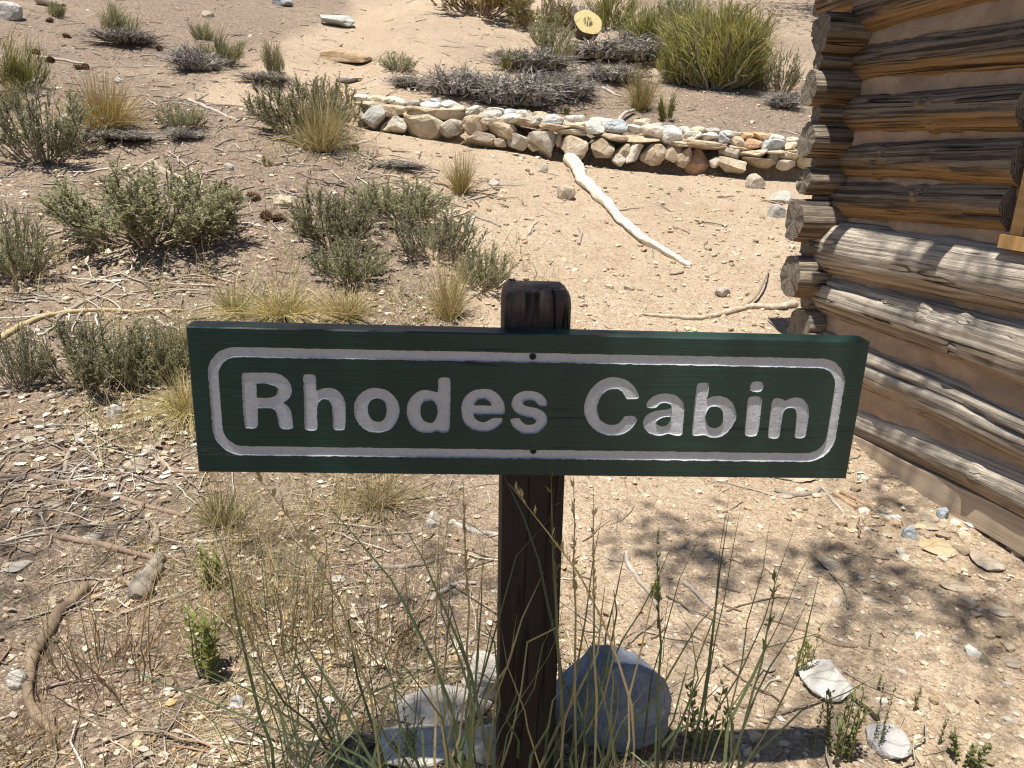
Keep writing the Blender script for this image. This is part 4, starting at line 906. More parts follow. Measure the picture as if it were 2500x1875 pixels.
    S('branch', [(896, 200), (908, 176), (916, 160)], 7, 4, (.50, .45, .4), 'grey twig beside the short white stick', 945, sides=6)
    S('branch', [(80, 125), (110, 128), (150, 134), (190, 140)], 8, 6, (.54, .48, .40), 'pale stick on the upper left slope', 946)
    S('branch', [(280, 380), (300, 366), (320, 352), (345, 340)], 6, 5, (.46, .38, .28), 'thin tan stick left of the bent pale stick', 947, sides=6)
    S('branch', [(560, 420), (540, 440), (545, 460)], 5, 5, (.4, .33, .26), 'small curved twig left of the centre sagebrush', 948, sides=6)
    S('branch', [(800, 405), (840, 395), (880, 402)], 5, 4, (.33, .28, .24), 'dark thin twig above the centre sagebrush', 949, sides=6)
    # old stump with splintered grey roots, and the sawn log with a yellow face
    p = G(1266, 92); k = mpp(p); root = empty('sawn_log', p, 'short dark log with a yellow sawn face in the brush', 'log')
    m = MD(); r = 31*k; a = np.linspace(0, 2*np.pi, 33)[:-1]; rr = r*(1+.06*np.sin(a*2+.5)+.03*np.sin(a*5))
    ring = lambda x, s: np.stack([np.full(32, x), rr*s*np.cos(a)*1.0, rr*s*np.sin(a)*.92], 1)
    V = np.concatenate([ring(.0, .96), ring(.03, 1.), ring(.16, 1.04)]); i = np.arange(32); j = (i+1) % 32
    m.add(V, np.concatenate([np.stack([i+32*q, i+32*q+32, j+32*q+32, j+32*q], 1) for q in (0, 1)]), None, (.10, .08, .065)); b = m.obj('bark', M['twig'], root)
    m = MD(); V = np.concatenate([ring(-.002, .97), ring(-.003, .5), [[-.003, 0, 0]]]); m.add(V, np.stack([i, j, j+32, i+32], 1), np.stack([i+32, j+32, np.full(32, 64)], 1)); d = m.obj('cut_face', M['disc'], root)
    view = norm(CAM-p); ax = norm(-view+np.array([-.35, 0, -.55]))
    for o in (b, d): orient(o, (0, -.08, r*1.25), ax); 
sticks()
# ------------------------------------------------------------------ plants
def frame_of(d, rng):
    s = norm(np.cross(d, rng.normal(size=d.shape))); return s
def curve_lines(base, tip, sag, K, rng, jit=.0):
    """bundles of bent lines from base to tip (N,3); sag (N,3) offset at the middle"""
    u = np.linspace(0, 1, K)[None, :, None]; P = base[:, None]*(1-u)+tip[:, None]*u+sag[:, None]*(4*u*(1-u))
    if jit: P = P+rng.normal(size=P.shape)*jit*np.sin(u*np.pi)
    return P
def palette(cols, n, rng, var=.14):
    C = np.array(cols)[rng.integers(0, len(cols), n)]; return np.clip(C*(1+var*rng.normal(size=(n, 1)))*(1+.025*rng.normal(size=(n, 3))), .005, .9)
SAGE = [(.40, .40, .215), (.47, .46, .275), (.34, .35, .18), (.54, .51, .33)]
EPH = [(.31, .285, .085), (.25, .245, .07), (.37, .33, .12), (.20, .20, .06)]
GOLD = [(.50, .36, .13), (.56, .42, .18), (.42, .29, .10), (.46, .37, .17)]
PALE = [(.58, .46, .24), (.50, .40, .19), (.62, .52, .31), (.42, .36, .16)]
GREY = [(.34, .305, .275), (.46, .425, .385), (.20, .175, .155), (.56, .525, .48)]
OLIVE = [(.30, .285, .14), (.36, .335, .18), (.25, .24, .11)]
def sage_meshes(seed, leafcol=SAGE, nst=52, ntw=17, nlf=26, tall=.9, leaf=(.021, .0046), dead=.06, open_=.0):
    """unit shrub: radius 0.5, height about 1*tall; returns stem mesh, foliage mesh"""
    rng = np.random.default_rng(seed); m1, m2 = MD(), MD()
    az = rng.uniform(0, 2*np.pi, nst); po = np.arccos(1-rng.uniform(0, .86, nst)); R = .5*np.sin(po)*rng.uniform(.75, 1.05, nst); H = tall*(.30+.62*np.cos(po))*rng.uniform(.8, 1.08, nst)
    tip = np.stack([R*np.cos(az), R*np.sin(az), H], 1); bs = rng.uniform(.05, .55, nst)*R; base = np.stack([bs*np.cos(az), bs*np.sin(az), np.full(nst, -.02)], 1)
    sag = np.stack([-.10*R*np.cos(az), -.10*R*np.sin(az), -.05*H], 1)*-1.0; sag[:, 2] = -.06*H
    P = curve_lines(base, tip, sag, 7, rng, .012); V, Q = tubes(P, np.linspace(.008, .0025, 7)[None], 4)
    m1.add(V, Q, None, np.repeat(palette(GREY, nst, rng), 7*4, 0)*np.array([.8, .72, .62]))
    # twigs
    s = rng.integers(0, nst, nst*ntw); u = rng.uniform(.22, 1, nst*ntw); i = np.clip((u*6).astype(int), 0, 5); f = (u*6-i)[:, None]
    b = P[s, i]*(1-f)+P[s, i+1]*f; out = norm(tip[s]*np.array([1, 1, .9])); d = norm(out*.8+np.array([0, 0, .75])+.55*rng.normal(size=(len(s), 3)))
    L = rng.uniform(.07, .19, len(s))*(.7+.4*u)*(.6+.4*tall); t = b+d*L[:, None]; t[:, 2] = np.maximum(t[:, 2], .03); TW = curve_lines(b, t, np.tile([0, 0, .01], (len(s), 1)), 4, rng, .006)
    V, Q = tubes(TW, np.linspace(.0032, .0014, 4)[None], 3); m1.add(V, Q, None, np.repeat(palette([(.26, .22, .15), (.20, .18, .11)], len(s), rng), 12, 0))
    # leaves
    n = len(s)*nlf; k = np.repeat(np.arange(len(s)), nlf); live = rng.uniform(size=len(s))[k] > dead; k = k[live]; n = len(k)
    u = rng.uniform(.15, 1.0, n)**.8; p = TW[k, 0]*(1-u)[:, None]+TW[k, 3]*u[:, None]; dd = norm(d[k]*.8+.75*rng.normal(size=(n, 3))+np.array([0, 0, .35]))
    V, Q = leaflets(p, dd, frame_of(dd, rng), leaf[0]*rng.uniform(.6, 1.35, n), leaf[1]*rng.uniform(.7, 1.3, n)); m2.add(V, Q, None, np.repeat(palette(leafcol, n, rng, .18), 4, 0))
    return m1, m2
def broom_meshes(seed, n=1500, cols=EPH, tall=1.0, th=.006, lean=.55, bl=1.0, per=70):
    """jointed broom shrub (mostly upright green stems)"""
    rng = np.random.default_rng(seed); m1, m2 = MD(), MD(); nc = max(5, n//per)
    ca = rng.uniform(0, 2*np.pi, nc); cr = .40*np.sqrt(rng.uniform(0, 1, nc)); ch = tall*rng.uniform(.15, .66, nc)*(1-.5*cr)
    C = np.stack([cr*np.cos(ca), cr*np.sin(ca), ch], 1); B = np.stack([.10*np.cos(ca), .10*np.sin(ca), np.full(nc, -.02)], 1)
    P = curve_lines(B, C, np.tile([0, 0, -.04], (nc, 1)), 6, rng, .015); V, Q = tubes(P, np.linspace(.014, .007, 6)[None], 4); m1.add(V, Q, None, np.repeat(palette(GREY, nc, rng), 24, 0)*.75)
    k = rng.integers(0, nc, n); u = rng.uniform(0, 1.0, n)[:, None]; b = P[k, 5]*(1-u)+P[k, 1]*u+rng.normal(size=(n, 3))*np.array([.045, .045, .03]); b[:, 2] = np.maximum(b[:, 2], 0)
    out = np.stack([C[k, 0], C[k, 1], np.zeros(n)], 1); d = norm(np.array([0, 0, 1.0])+lean*out*1.6+.24*rng.normal(size=(nc, 3))[k]+.26*rng.normal(size=(n, 3))); kf = rng.uniform(.55, 1.35, nc)[k]; L = rng.uniform(.16, .40, n)*tall*kf*bl
    t = b+d*L[:, None]; sag = np.stack([-d[:, 0], -d[:, 1], d[:, 2]*.2], 1)*L[:, None]*.06; BL = curve_lines(b, t, sag, 4, rng, .006)
    V, Q = ribbons(BL, np.linspace(1, .35, 4)[None]*(th*rng.uniform(.6, 1.2, n))[:, None], frame_of(d, rng)); c = palette(cols, n, rng, .2)*rng.uniform(.7, 1.2, nc)[k][:, None]
    cc = np.repeat(c, 8, 0).reshape(n, 4, 2, 3); m2.add(V, Q, None, cc.reshape(-1, 3))
    return m1, m2
def tuft_mesh(seed, n=420, cols=GOLD, spread=.55, th=.005, K=5, droop=.22, base=.10, tall=1.0):
    rng = np.random.default_rng(seed); m = MD(); az = rng.uniform(0, 2*np.pi, n); po = np.abs(rng.normal(0, .42, n))*spread/.55+.05
    L = rng.uniform(.45, 1.08, n)*tall; d = np.stack([np.sin(po)*np.cos(az), np.sin(po)*np.sin(az), np.cos(po)], 1)
    br = base*np.sqrt(rng.uniform(0, 1, n)); a2 = az+rng.normal(0, .8, n); b = np.stack([br*np.cos(a2), br*np.sin(a2), np.full(n, -.01)], 1); t = b+d*L[:, None]; t[:, 2] -= droop*L*np.sin(po)*1.4; t[:, 2] = np.maximum(t[:, 2], .03)
    sag = np.stack([np.zeros(n), np.zeros(n), droop*L*.5*np.sin(po)+.02], 1)*.6; P = curve_lines(b, t, sag, K, rng, .012)
    V, Q = ribbons(P, np.linspace(1, .18, K)[None]*(th*rng.uniform(.5, 1.2, n))[:, None], frame_of(d, rng)); m.add(V, Q, None, np.repeat(palette(cols, n, rng, .16), K*2, 0)); return m
def dead_mesh(seed, n=170, tall=.8, flat=.6):
    """grey dead brush: crooked bare stems"""
    rng = np.random.default_rng(seed); m = MD(); az = rng.uniform(0, 2*np.pi, n); po = rng.uniform(.25, 1.45, n)*flat/.6; po = np.clip(po, .1, 1.5); L = rng.uniform(.25, .62, n)
    tip = np.stack([L*np.sin(po)*np.cos(az), L*np.sin(po)*np.sin(az), tall*L*np.cos(po)+.02], 1); b = np.stack([.10*np.cos(az), .10*np.sin(az), np.zeros(n)], 1)
    b = b*rng.uniform(.2, 2.6, (n, 1)); P = curve_lines(b, tip, np.tile([0, 0, .07], (n, 1)), 8, rng, .035); P[..., 2] = np.maximum(P[..., 2], .0)
    V, Q = tubes(P, np.linspace(.0165, .005, 8)[None]*rng.uniform(.35, 1.5, (n, 1)), 4); m.add(V, Q, None, np.repeat(palette(GREY, n, rng, .2), 32, 0))
    k = rng.integers(0, n, n*7); i = rng.integers(2, 8, n*7); b = P[k, i]; d = norm(norm(tip)[k]+.9*rng.normal(size=(n*7, 3))); t = b+d*rng.uniform(.06, .2, (n*7, 1)); t[:, 2] = np.maximum(t[:, 2], .0)
    T = curve_lines(b, t, np.zeros((n*7, 3)), 4, rng, .012); V, Q = tubes(T, np.linspace(.004, .002, 4)[None], 3); m.add(V, Q, None, np.repeat(palette(GREY, n*7, rng, .2), 12, 0)); return m
def herb_mesh(seed, n=9, cols=((.17, .22, .07), (.22, .27, .095), (.13, .175, .055)), tall=1.0, leafL=.11, spread=.30, pairs=9):
    """upright leafy stems with opposite pointed leaves"""
    rng = np.random.default_rng(seed); m1, m2 = MD(), MD(); az = rng.uniform(0, 2*np.pi, n); r = spread*np.sqrt(rng.uniform(0, 1, n)); H = tall*rng.uniform(.5, 1.05, n)
    b = np.stack([r*.5*np.cos(az), r*.5*np.sin(az), np.full(n, -.01)], 1); t = np.stack([r*np.cos(az), r*np.sin(az), H], 1); P = curve_lines(b, t, rng.normal(size=(n, 3))*.02, 6, rng, .01)
    V, Q = tubes(P, np.linspace(.012, .006, 6)[None], 4); m1.add(V, Q, None, np.repeat(palette([(.30, .25, .13), (.22, .22, .09)], n, rng), 24, 0))
    ps, ds = [], []
    for i in range(n):
        for q in range(pairs):
            u = .18+.82*q/(pairs-1); k = min(int(u*5), 4); f = u*5-k; p = P[i, k]*(1-f)+P[i, k+1]*f; a0 = q*1.57+i
            for s in (0, np.pi): ds.append((np.cos(a0+s), np.sin(a0+s), .55+.5*u)); ps.append(p)
    ps, ds = np.array(ps), np.array(ds); N = len(ps); d = norm(ds+.18*rng.normal(size=ds.shape)); side = norm(np.cross(d, [0, 0, 1.])); L = leafL*rng.uniform(.7, 1.2, N)
    V, Q = leaflets(ps, d, side, L, L*.27, .45); idx = np.arange(N*4).reshape(N, 4); T = np.concatenate([idx[:, [0, 1, 2]], idx[:, [0, 2, 3]]]); m2.add(V, None, T, np.repeat(palette(cols, N, rng, .15), 4, 0)); return m1, m2

CACHE = {}
def two(kind, seed, **kw):
    key = (kind, seed)
    if key not in CACHE:
        f = {'sage': sage_meshes, 'broom': broom_meshes, 'herb': herb_mesh}[kind]; a, b = f(seed, **kw)
        CACHE[key] = (a.mesh('stems', M['twig']), b.mesh('foliage', M['leaf'] if kind != 'broom' else M['blade'], smooth=False))
    return CACHE[key]
def one(kind, seed, mat, **kw):
    key = (kind, seed)
    if key not in CACHE: CACHE[key] = {'tuft': tuft_mesh, 'dead': dead_mesh}[kind](seed, **kw).mesh(kind, M[mat], smooth=(kind == 'dead'))
    return CACHE[key]
def plant(kind, name, x, y, w, h, label, cat, seed, group=None, rot=0, back=.3, mat='straw', **kw):
    """x, y: foot in the overview photo; w, h: size there in pixels"""
    p = G(x, y); k = mpp(p); W, H = w*k, h*k; q = p+np.array([FW[0], FW[1], 0])*W*back; q[2] = ground_z(q[0], q[1])
    if kind in ('sage', 'broom', 'herb'):
        a, b = two(kind, seed, **kw); o = empty(name, q, label, cat, group); o.scale = (W, W*.9, H); o.rotation_euler = (0, 0, rot)
        s = link(bpy.data.objects.new('stems', a), o); f = link(bpy.data.objects.new('foliage', b), o); f['kind'] = 'stuff'
    else:
        me = one(kind, seed, mat, **kw); o = link(bpy.data.objects.new(name, me)); o.location = tuple(q); o.scale = (W, W*.9, H); o.rotation_euler = (0, 0, rot); tag(o, label, cat, group)
    return o
def plants():
    S = lambda x, y, w, h, l, sd, rot, **k: plant('sage', 'sagebrush', x, y, w*1.12, h*.96, l, 'shrub', sd, 'grey-green shrubs on the slope', rot, **k)
    Bk = lambda x, y, w, h, l, sd, rot, **k: plant('broom', 'broom_shrub', x, y, w, h, l, 'shrub', sd, 'green broom-like shrubs', rot, **k)
    T = lambda x, y, w, h, l, sd, rot, **k: plant('tuft', 'grass_tuft', x, y, w*1.3, h*1.15, l, 'grass', sd, 'dry grass tufts', rot, back=.15, **k)
    # --- slope, far to near
    Bk(1560, 205, 300, 215, 'largest yellow-green broom shrub near the cabin corner', 51, 0, n=9000, th=.0042, tall=1.2, bl=.52, per=60, cols=[(.40, .36, .12), (.33, .31, .10), (.46, .41, .16), (.24, .235, .075)])
    Bk(1480, 190, 150, 120, 'left-hand broom clump leaning off the largest broom', 153, .7, n=2200, th=.0055, bl=.6, per=50, cols=[(.40, .36, .12), (.33, .31, .10), (.46, .41, .16)])
    Bk(1610, 170, 170, 150, 'right-hand broom clump leaning off the largest broom', 154, 1.9, n=2400, th=.005, lean=.8, bl=.6, per=50, cols=[(.42, .38, .12), (.34, .32, .10)])
    Bk(1545, 90, 190, 100, 'upper broom clump behind the largest broom', 153, 2.7)
    Bk(1410, 130, 190, 135, 'green broom shrub behind the yellow sawn log', 52, 1, n=1800, th=.005)
    Bk(1320, 75, 150, 110, 'small broom shrub at the top edge beside the sawn log', 53, 2, n=900, th=.006)
    Bk(1640, 200, 90, 120, 'yellow-green broom clump at the right foot of the largest one', 54, .5, n=900, th=.006)
    S(1690, 215, 90, 120, 'thin grey-green shrub between the big broom and the cabin', 41, .4, nst=36, leafcol=OLIVE, dead=.3)
    plant('sage', 'golden_shrub', 1035, 50, 280, 120, 'golden-brown shrub at the top edge above the bare slope', 'shrub', 42, None, .8, leafcol=[(.34, .23, .06), (.42, .29, .09), (.26, .17, .05)])
    S(1165, 75, 140, 105, 'golden-green shrub beside the dead grey brush', 43, .2, leafcol=[(.28, .24, .07), (.22, .20, .06), (.34, .26, .09)])
    Bk(1103, 160, 60, 100, 'slim upright green tuft above the dead brush', 55, 1.2, n=340, th=.012, lean=.2)
    Bk(1200, 160, 100, 80, 'low olive tuft between the dead brush and the sawn log', 56, .2, n=500, th=.010)
    S(1190, 120, 110, 90, 'olive shrub rising behind the low olive tuft', 44, 2.0)
    S(1480, 60, 120, 80, 'olive shrub at the top edge left of the largest broom', 44, 2.9)
    S(855, 160, 84, 48, 'small grey-green shrub on the slope above the wall end', 44, 1.0, leafcol=OLIVE)
    T(1385, 245, 90, 95, 'golden grass tuft behind the wall below the big broom', 61, .3, cols=[(.40, .31, .13), (.34, .27, .11)], n=500)
    Bk(1440, 268, 64, 70, 'bright green tuft just behind the wall', 57, .9, n=420, th=.012)
    Bk(1222, 250, 34, 26, 'tiny green tuft on top of the wall edge', 58, .1, n=240, th=.016)
    for x, y, w, h, sd, l in ((1300, 145, 240, 84, 71, 'grey dead brush around the sawn log'), (1110, 248, 260, 150, 72, 'dark dead brush above the middle of the wall'), (985, 222, 200, 125, 73, 'grey dead brush left of the dark dead brush'),
                              (1215, 225, 210, 110, 74, 'low dead brush right of the dark dead brush'), (1400, 150, 230, 130, 75, 'silvery dead branches under the broom shrubs'), (1700, 240, 110, 70, 76, 'white dead twigs at the foot of the thin shrub'),
                              (405, 160, 150, 100, 77, 'silvery dead brush on the upper left slope'), (1230, 60, 160, 90, 78, 'dead grey branches at the top edge'), (250, 105, 200, 56, 79, 'dead grey branches under the top left shrub'),
                              (1150, 165, 230, 90, 72, 'dead brush heap behind the slim green tuft'), (1330, 190, 190, 80, 73, 'thin dead twigs below the sawn log'), (560, 185, 150, 40, 74, 'dead twigs under the yellow-green broom on the left'), (250, 320, 190, 40, 71, 'dark dead twigs under the golden bushy grass'),
                              (880, 195, 110, 50, 76, 'dead twigs under the small shrub above the wall end'), (390, 310, 110, 44, 77, 'dark twigs under the low shrub beside the golden grass'), (860, 372, 130, 30, 78, 'flat heap of dead twigs in front of the wall end')):
        plant('dead', 'dead_brush', x, y, w, h, l, 'brush', sd, 'dead grey brush', sd*.7, mat='twig')
    Bk(235, 90, 130, 95, 'yellow-green shrub at the top left edge', 151, 2.1, n=900, th=.006, cols=[(.34, .315, .16), (.40, .365, .20), (.28, .265, .125)])
    Bk(470, 150, 130, 100, 'green-grey broom shrub beside the silvery dead brush', 152, .3, n=1100, th=.0055, cols=[(.34, .315, .16), (.40, .365, .20), (.28, .265, .125)])
    Bk(585, 165, 74, 96, 'yellow-green broom shrub right of the green-grey one', 151, 1.4)
    Bk(430, 90, 70, 60, 'small olive broom on the upper left slope', 152, 2.2)
    Bk(28, 200, 150, 155, 'dark green broom shrub at the left edge', 54, 1.1, back=.2)
    Bk(110, 40, 60, 50, 'yellowish clump beside the top left rock', 151, 3.0)
    T(218, 290, 150, 118, 'golden bushy grass on the left slope', 62, .2, n=900, th=.0042, spread=.7)
    S(375, 290, 110, 62, 'grey-green low shrub right of the golden grass', 44, .2)
    S(60, 370, 240, 165, 'tall grey-stemmed shrub at the left edge', 45, .5, leafcol=[(.30, .31, .18), (.25, .27, .14), (.36, .35, .22)], nst=50, dead=.3, tall=1.1)
    T(20, 240, 70, 60, 'small golden tuft at the left edge', 61, 1.9)
    S(635, 315, 215, 150, 'grey-green shrub left of the stone wall end', 46, .1, leafcol=[(.29, .28, .16), (.35, .335, .21), (.24, .235, .12)])
    S(720, 280, 110, 130, 'small green shrub touching the wall end', 43, 1.3)
    T(690, 335, 160, 130, 'pale golden grass in front of the wall end', 63, .9, cols=PALE, n=700, th=.0045, droop=.4)
    Bk(574, 365, 34, 36, 'tiny olive tuft on the sand', 58, 1.6)
    T(995, 425, 86, 92, 'golden grass tuft alone on the sand below the wall', 64, .4, cols=[(.44, .34, .15), (.38, .30, .12), (.50, .40, .20)], n=520)
    # --- middle distance
    S(275, 580, 380, 215, 'wide grey-green sagebrush left of the sign', 47, .3, nst=72, ntw=17, nlf=26)
    S(420, 545, 170, 130, 'right-hand lobe of sagebrush left of the sign', 41, 2.2)
    S(15, 625, 150, 190, 'sagebrush at the left edge', 48, 1.7, leafcol=[(.34, .35, .19), (.42, .42, .25)])
    S(700, 560, 220, 150, 'green sagebrush left of the centre leaf pile', 46, 1.2)
    S(745, 630, 170, 120, 'sagebrush lobe nearest the sign top', 48, 2.4)
    S(850, 500, 220, 110, 'sagebrush behind the centre leaf pile', 47, 2.6)
    S(930, 590, 210, 120, 'open grey sagebrush right of the centre leaf pile', 45, 2.9)
    S(1045, 640, 130, 110, 'dark sagebrush just left of the post top', 48, .6)
    T(968, 700, 120, 150, 'tall straw grass left of the post top', 65, .3, cols=PALE, n=420, spread=.5, th=.005, droop=.35)
    T(600, 700, 210, 90, 'flattened straw grass behind the sign', 66, .9, cols=[(.55, .44, .21), (.60, .48, .24), (.44, .38, .16)], n=700, spread=1.3, th=.004, droop=.5)
    T(740, 700, 170, 70, 'low straw grass behind the sign top', 63, 2.2)
    T(500, 690, 110, 80, 'thin green-gold grass behind the left sign corner', 67, .1, cols=[(.40, .36, .13), (.30, .30, .10), (.52, .42, .2)], n=240, th=.006)
    S(170, 870, 250, 190, 'low sagebrush left of the sign end', 46, 2.0)
    S(300, 850, 170, 170, 'green lobe of sagebrush by the sign end', 47, 1.1)
    S(30, 850, 120, 140, 'grey twiggy shrub at the left edge beside the sign', 45, 1.2)
    T(385, 800, 110, 140, 'tall thin grass touching the left sign corner', 67, 1.3)
    T(395, 905, 190, 100, 'pale straw grass under the left sign corner', 66, 2.1)
    # --- foreground
    T(468, 1150, 170, 120, 'olive grass tuft below the left end of the sign', 68, .2, cols=[(.34, .29, .13), (.42, .35, .18), (.26, .24, .10)], n=300, th=.0045, spread=.65)
    T(810, 1110, 230, 110, 'dry grass tuft hanging below the sign left of the post', 69, .6, cols=[(.44, .35, .20), (.36, .28, .15), (.50, .42, .26)], n=420, spread=.8, th=.0035)
    T(800, 1450, 260, 260, 'fine brown grass left of the post', 70, 1.1, cols=[(.33, .25, .13), (.40, .31, .17), (.27, .21, .11)], n=80, spread=.45, th=.006, droop=.1, base=.3)
    T(200, 1500, 260, 190, 'sparse reddish-brown stems at the lower left', 81, .3, cols=[(.30, .20, .12), (.36, .26, .15)], n=130, spread=.45, th=.006, droop=.05, base=.38)
    T(600, 1400, 220, 230, 'sparse brown stems in the lower left centre', 82, .3, cols=[(.32, .23, .12), (.38, .29, .16), (.28, .25, .1)], n=120, spread=.4, th=.006, droop=.05, base=.38)
    T(60, 1640, 170, 130, 'reddish grass tuft at the bottom left corner', 83, .8, cols=[(.40, .27, .13), (.34, .22, .12)], n=160, spread=.5, th=.003, base=.25)
    H = lambda x, y, w, h, l, sd, rot, **k: plant('herb', 'leafy_seedling', x, y, w, h, l, 'plant', sd, 'small leafy seedlings', rot, back=.1, **k)
    YG = ((.26, .30, .08), (.32, .35, .11), (.20, .25, .06))
    H(440, 1475, 150, 165, 'yellow-green leafy seedling in the left foreground', 91, 0, n=12, cols=YG, leafL=.13)
    H(450, 1280, 110, 90, 'smaller pale green seedling above the yellow-green one', 92, .5, n=9, cols=YG, leafL=.14)
    H(1525, 1640, 170, 165, 'dark green leafy plant right of the blue boulder', 93, .3, n=8, leafL=.12, pairs=7)
    H(1820, 1650, 190, 170, 'tall leafy plants at the bottom right', 94, .9, n=12, leafL=.085, cols=((.22, .25, .10), (.28, .31, .14), (.18, .21, .08)))
    H(1900, 1625, 80, 170, 'slender leafy stem beside the grey rock', 95, .9, n=3, leafL=.10, spread=.3)
    H(1755, 1640, 60, 150, 'dark slender leafy stem left of the tall plants', 96, .1, n=2, leafL=.12, spread=.2)
    H(1735, 1462, 90, 120, 'leafy sprout beside the tan rock and root', 97, .1, n=6, leafL=.11, cols=YG)
    H(1975, 1540, 44, 78, 'lone small sprout on the path', 98, .3, n=2, leafL=.16, spread=.2)
    H(2025, 1612, 44, 80, 'lone dark sprout near the bottom right', 99, 2.3, n=2, leafL=.15, spread=.2)
    H(1897, 1495, 36, 50, 'short sprout above the white angular rock', 98, 1.3); H(1878, 1400, 22, 40, 'tiny sprout at the root tip', 99, .3)
    H(2090, 1662, 130, 80, 'leafy plants at the bottom edge, far right', 93, 2.2); H(1420, 1178, 26, 50, 'tiny sprout on the sand right of the post', 98, 2.0)
    H(1418, 1300, 60, 46, 'small grey-green sprout beside the pale forked stick', 92, 2.0)
    H(1330, 1155, 16, 50, 'tiny thin sprout under the sign right of the post', 96, 1.0)
    H(880, 1660, 120, 110, 'green leafy seedling at the bottom edge left of the post', 97, 2.0)
plants()
def tall_grass():
    """bunch grass growing round the foot of the post: every clump one plant of long blades"""
    def clump(c, n, rng, L, dirs, cols, w, label):
        az = rng.uniform(0, 2*np.pi, n); po = np.abs(rng.normal(0, dirs[0], n))+.04; d = np.stack([np.sin(po)*np.cos(az)+dirs[1], np.sin(po)*np.sin(az)*.6+dirs[2], np.cos(po)], 1); d = norm(d)
        ln = rng.uniform(L[0], L[1], n); b = c+np.stack([rng.normal(0, .05, n), rng.normal(0, .035, n), np.zeros(n)], 1); b[:, 2] = ground_z(b[:, 0], b[:, 1])-.01
        t = b+d*ln[:, None]; t[:, 2] = np.maximum(t[:, 2]-.12*ln*np.hypot(d[:, 0], d[:, 1]), .02); sag = np.zeros((n, 3)); sag[:, 2] = .05*ln*np.hypot(d[:, 0], d[:, 1])
        P = curve_lines(b, t, sag, 7, rng, .008); kk = (rng.uniform(size=n) < .35)[:, None]*rng.normal(0, .10, (n, 3))*np.array([1, .5, .6]); P[:, 5] += kk*.5; P[:, 6] += kk*1.3; P[:, 6, 2] -= np.abs(kk[:, 0])*.8; side = norm(np.cross(d, [0, 1., 0])+.35*rng.normal(size=(n, 3)))
        wd = w*rng.uniform(.45, 1.1, n); prof = np.array([.75, 1, 1, .9, .72, .45, .1]); col = np.repeat(palette(cols, n, rng, .14), 14, 0)
        V, Q = ribbons(P, prof[None]*wd[:, None], side); m = MD(); m.add(V, Q, None, col); bb = np.array([c[0], c[1], ground_z(c[0], c[1])]); o = empty('bunch_grass', bb, label, 'grass', 'green bunch grass at the post foot')
        q = m.obj('blades', M['blade'], o, smooth=True); q['kind'] = 'stuff'; q.matrix_parent_inverse = Matrix.Translation(tuple(-bb)); CL.append((o, bb)); return o
    CL = []
    g = [(.135, .175, .085), (.17, .21, .105), (.105, .14, .075), (.22, .24, .12)]; gs = g+[(.40, .33, .15), (.46, .38, .2)]
    rng = np.random.default_rng(5)
    f = lambda x, y: G(x, y)
    clump(np.array([-.06, .0, 0]), 26, rng, (.30, .60), (.26, 0, 0), gs, .0026, 'green and straw bunch grass right in front of the post')
    clump(np.array([.10, .03, 0]), 24, rng, (.28, .59), (.24, .05, 0), gs, .0026, 'bunch grass in front of the blue boulder')
    clump(np.array([-.22, .03, 0]), 20, rng, (.28, .58), (.34, -.12, 0), g, .0026, 'bunch grass leaning left of the post')
    clump(np.array([.26, .07, 0]), 16, rng, (.26, .60), (.22, .16, 0), g, .0028, 'bunch grass leaning right beyond the blue boulder')
    clump(np.array([-.36, .06, 0]), 24, rng, (.2, .45), (.5, -.1, 0), g+[(.3, .26, .13)], .002, 'fine green grass at the bottom edge left of the post')
    # single long blades that cross the picture
    one_ = [((1000, 1655), (60, 1362), .0), ((980, 1655), (320, 1395), .02), ((900, 1650), (470, 1570), .0), ((860, 1500), (550, 1020), .05), ((1010, 1650), (690, 1070), .05), ((1080, 1655), (870, 1130), .02), ((1190, 1655), (1085, 1020), .04),
            ((1330, 1655), (1100, 1045), .06), ((1200, 1655), (1190, 1020), .0), ((1230, 1655), (1238, 1030), .0), ((1262, 1650), (1282, 1050), .0), ((1480, 1640), (1675, 1225), .02), ((1470, 1650), (1770, 1240), .03), ((1560, 1640), (1560, 1480), .0), ((1400, 1655), (1420, 1200), .0),
            ((640, 1655), (480, 1180), .0), ((880, 1655), (620, 1330), .0), ((1020, 1655), (1000, 1030), .0), ((1240, 1655), (1320, 1440), .02), ((1100, 1655), (1450, 1180), .03)]
    m = MD()
    rng = np.random.default_rng(8)
    for i, (a, b, bow) in enumerate(one_):
        p = G(*a); p[1] = rng.uniform(-.02, .06); p[2] = ground_z(p[0], p[1]); dz = ray(b[0]*PXS, b[1]*PXS); yy = p[1]+rng.uniform(-.10, .0); t = CAM+dz*((yy-CAM[1])/dz[1])
        L = curve_lines(p[None], t[None], np.array([[bow, 0, .02]]), 9, rng, .003); straw = i in (3, 7, 9, 10, 17)
        V, Q = ribbons(L, np.array([[.8, 1, 1, 1, .9, .8, .65, .45, .12]])*(.0026 if not straw else .0020), np.array([[.9, .25, .1]])); c = palette([(.50, .42, .22)] if straw else g, 1, rng, .1)[0]
        m = MD(); m.add(V, Q, None, c)
        if straw or i in (8, 11, 14):      # seed head
            n = 26; u = rng.uniform(.66, .99, n); pp = L[0, 0]*(1-u)[:, None]+L[0, -1]*u[:, None]+np.array([bow, 0, .02])*(4*u*(1-u))[:, None]; d = norm((t-p)[None]+.0*pp)+.28*rng.normal(size=(n, 3))
            V, Q = leaflets(pp, norm(d), frame_of(norm(d), rng), np.full(n, .016), np.full(n, .0022)); m.add(V, Q, None, np.array([.52, .43, .24]) if straw else np.array([.16, .20, .08]))
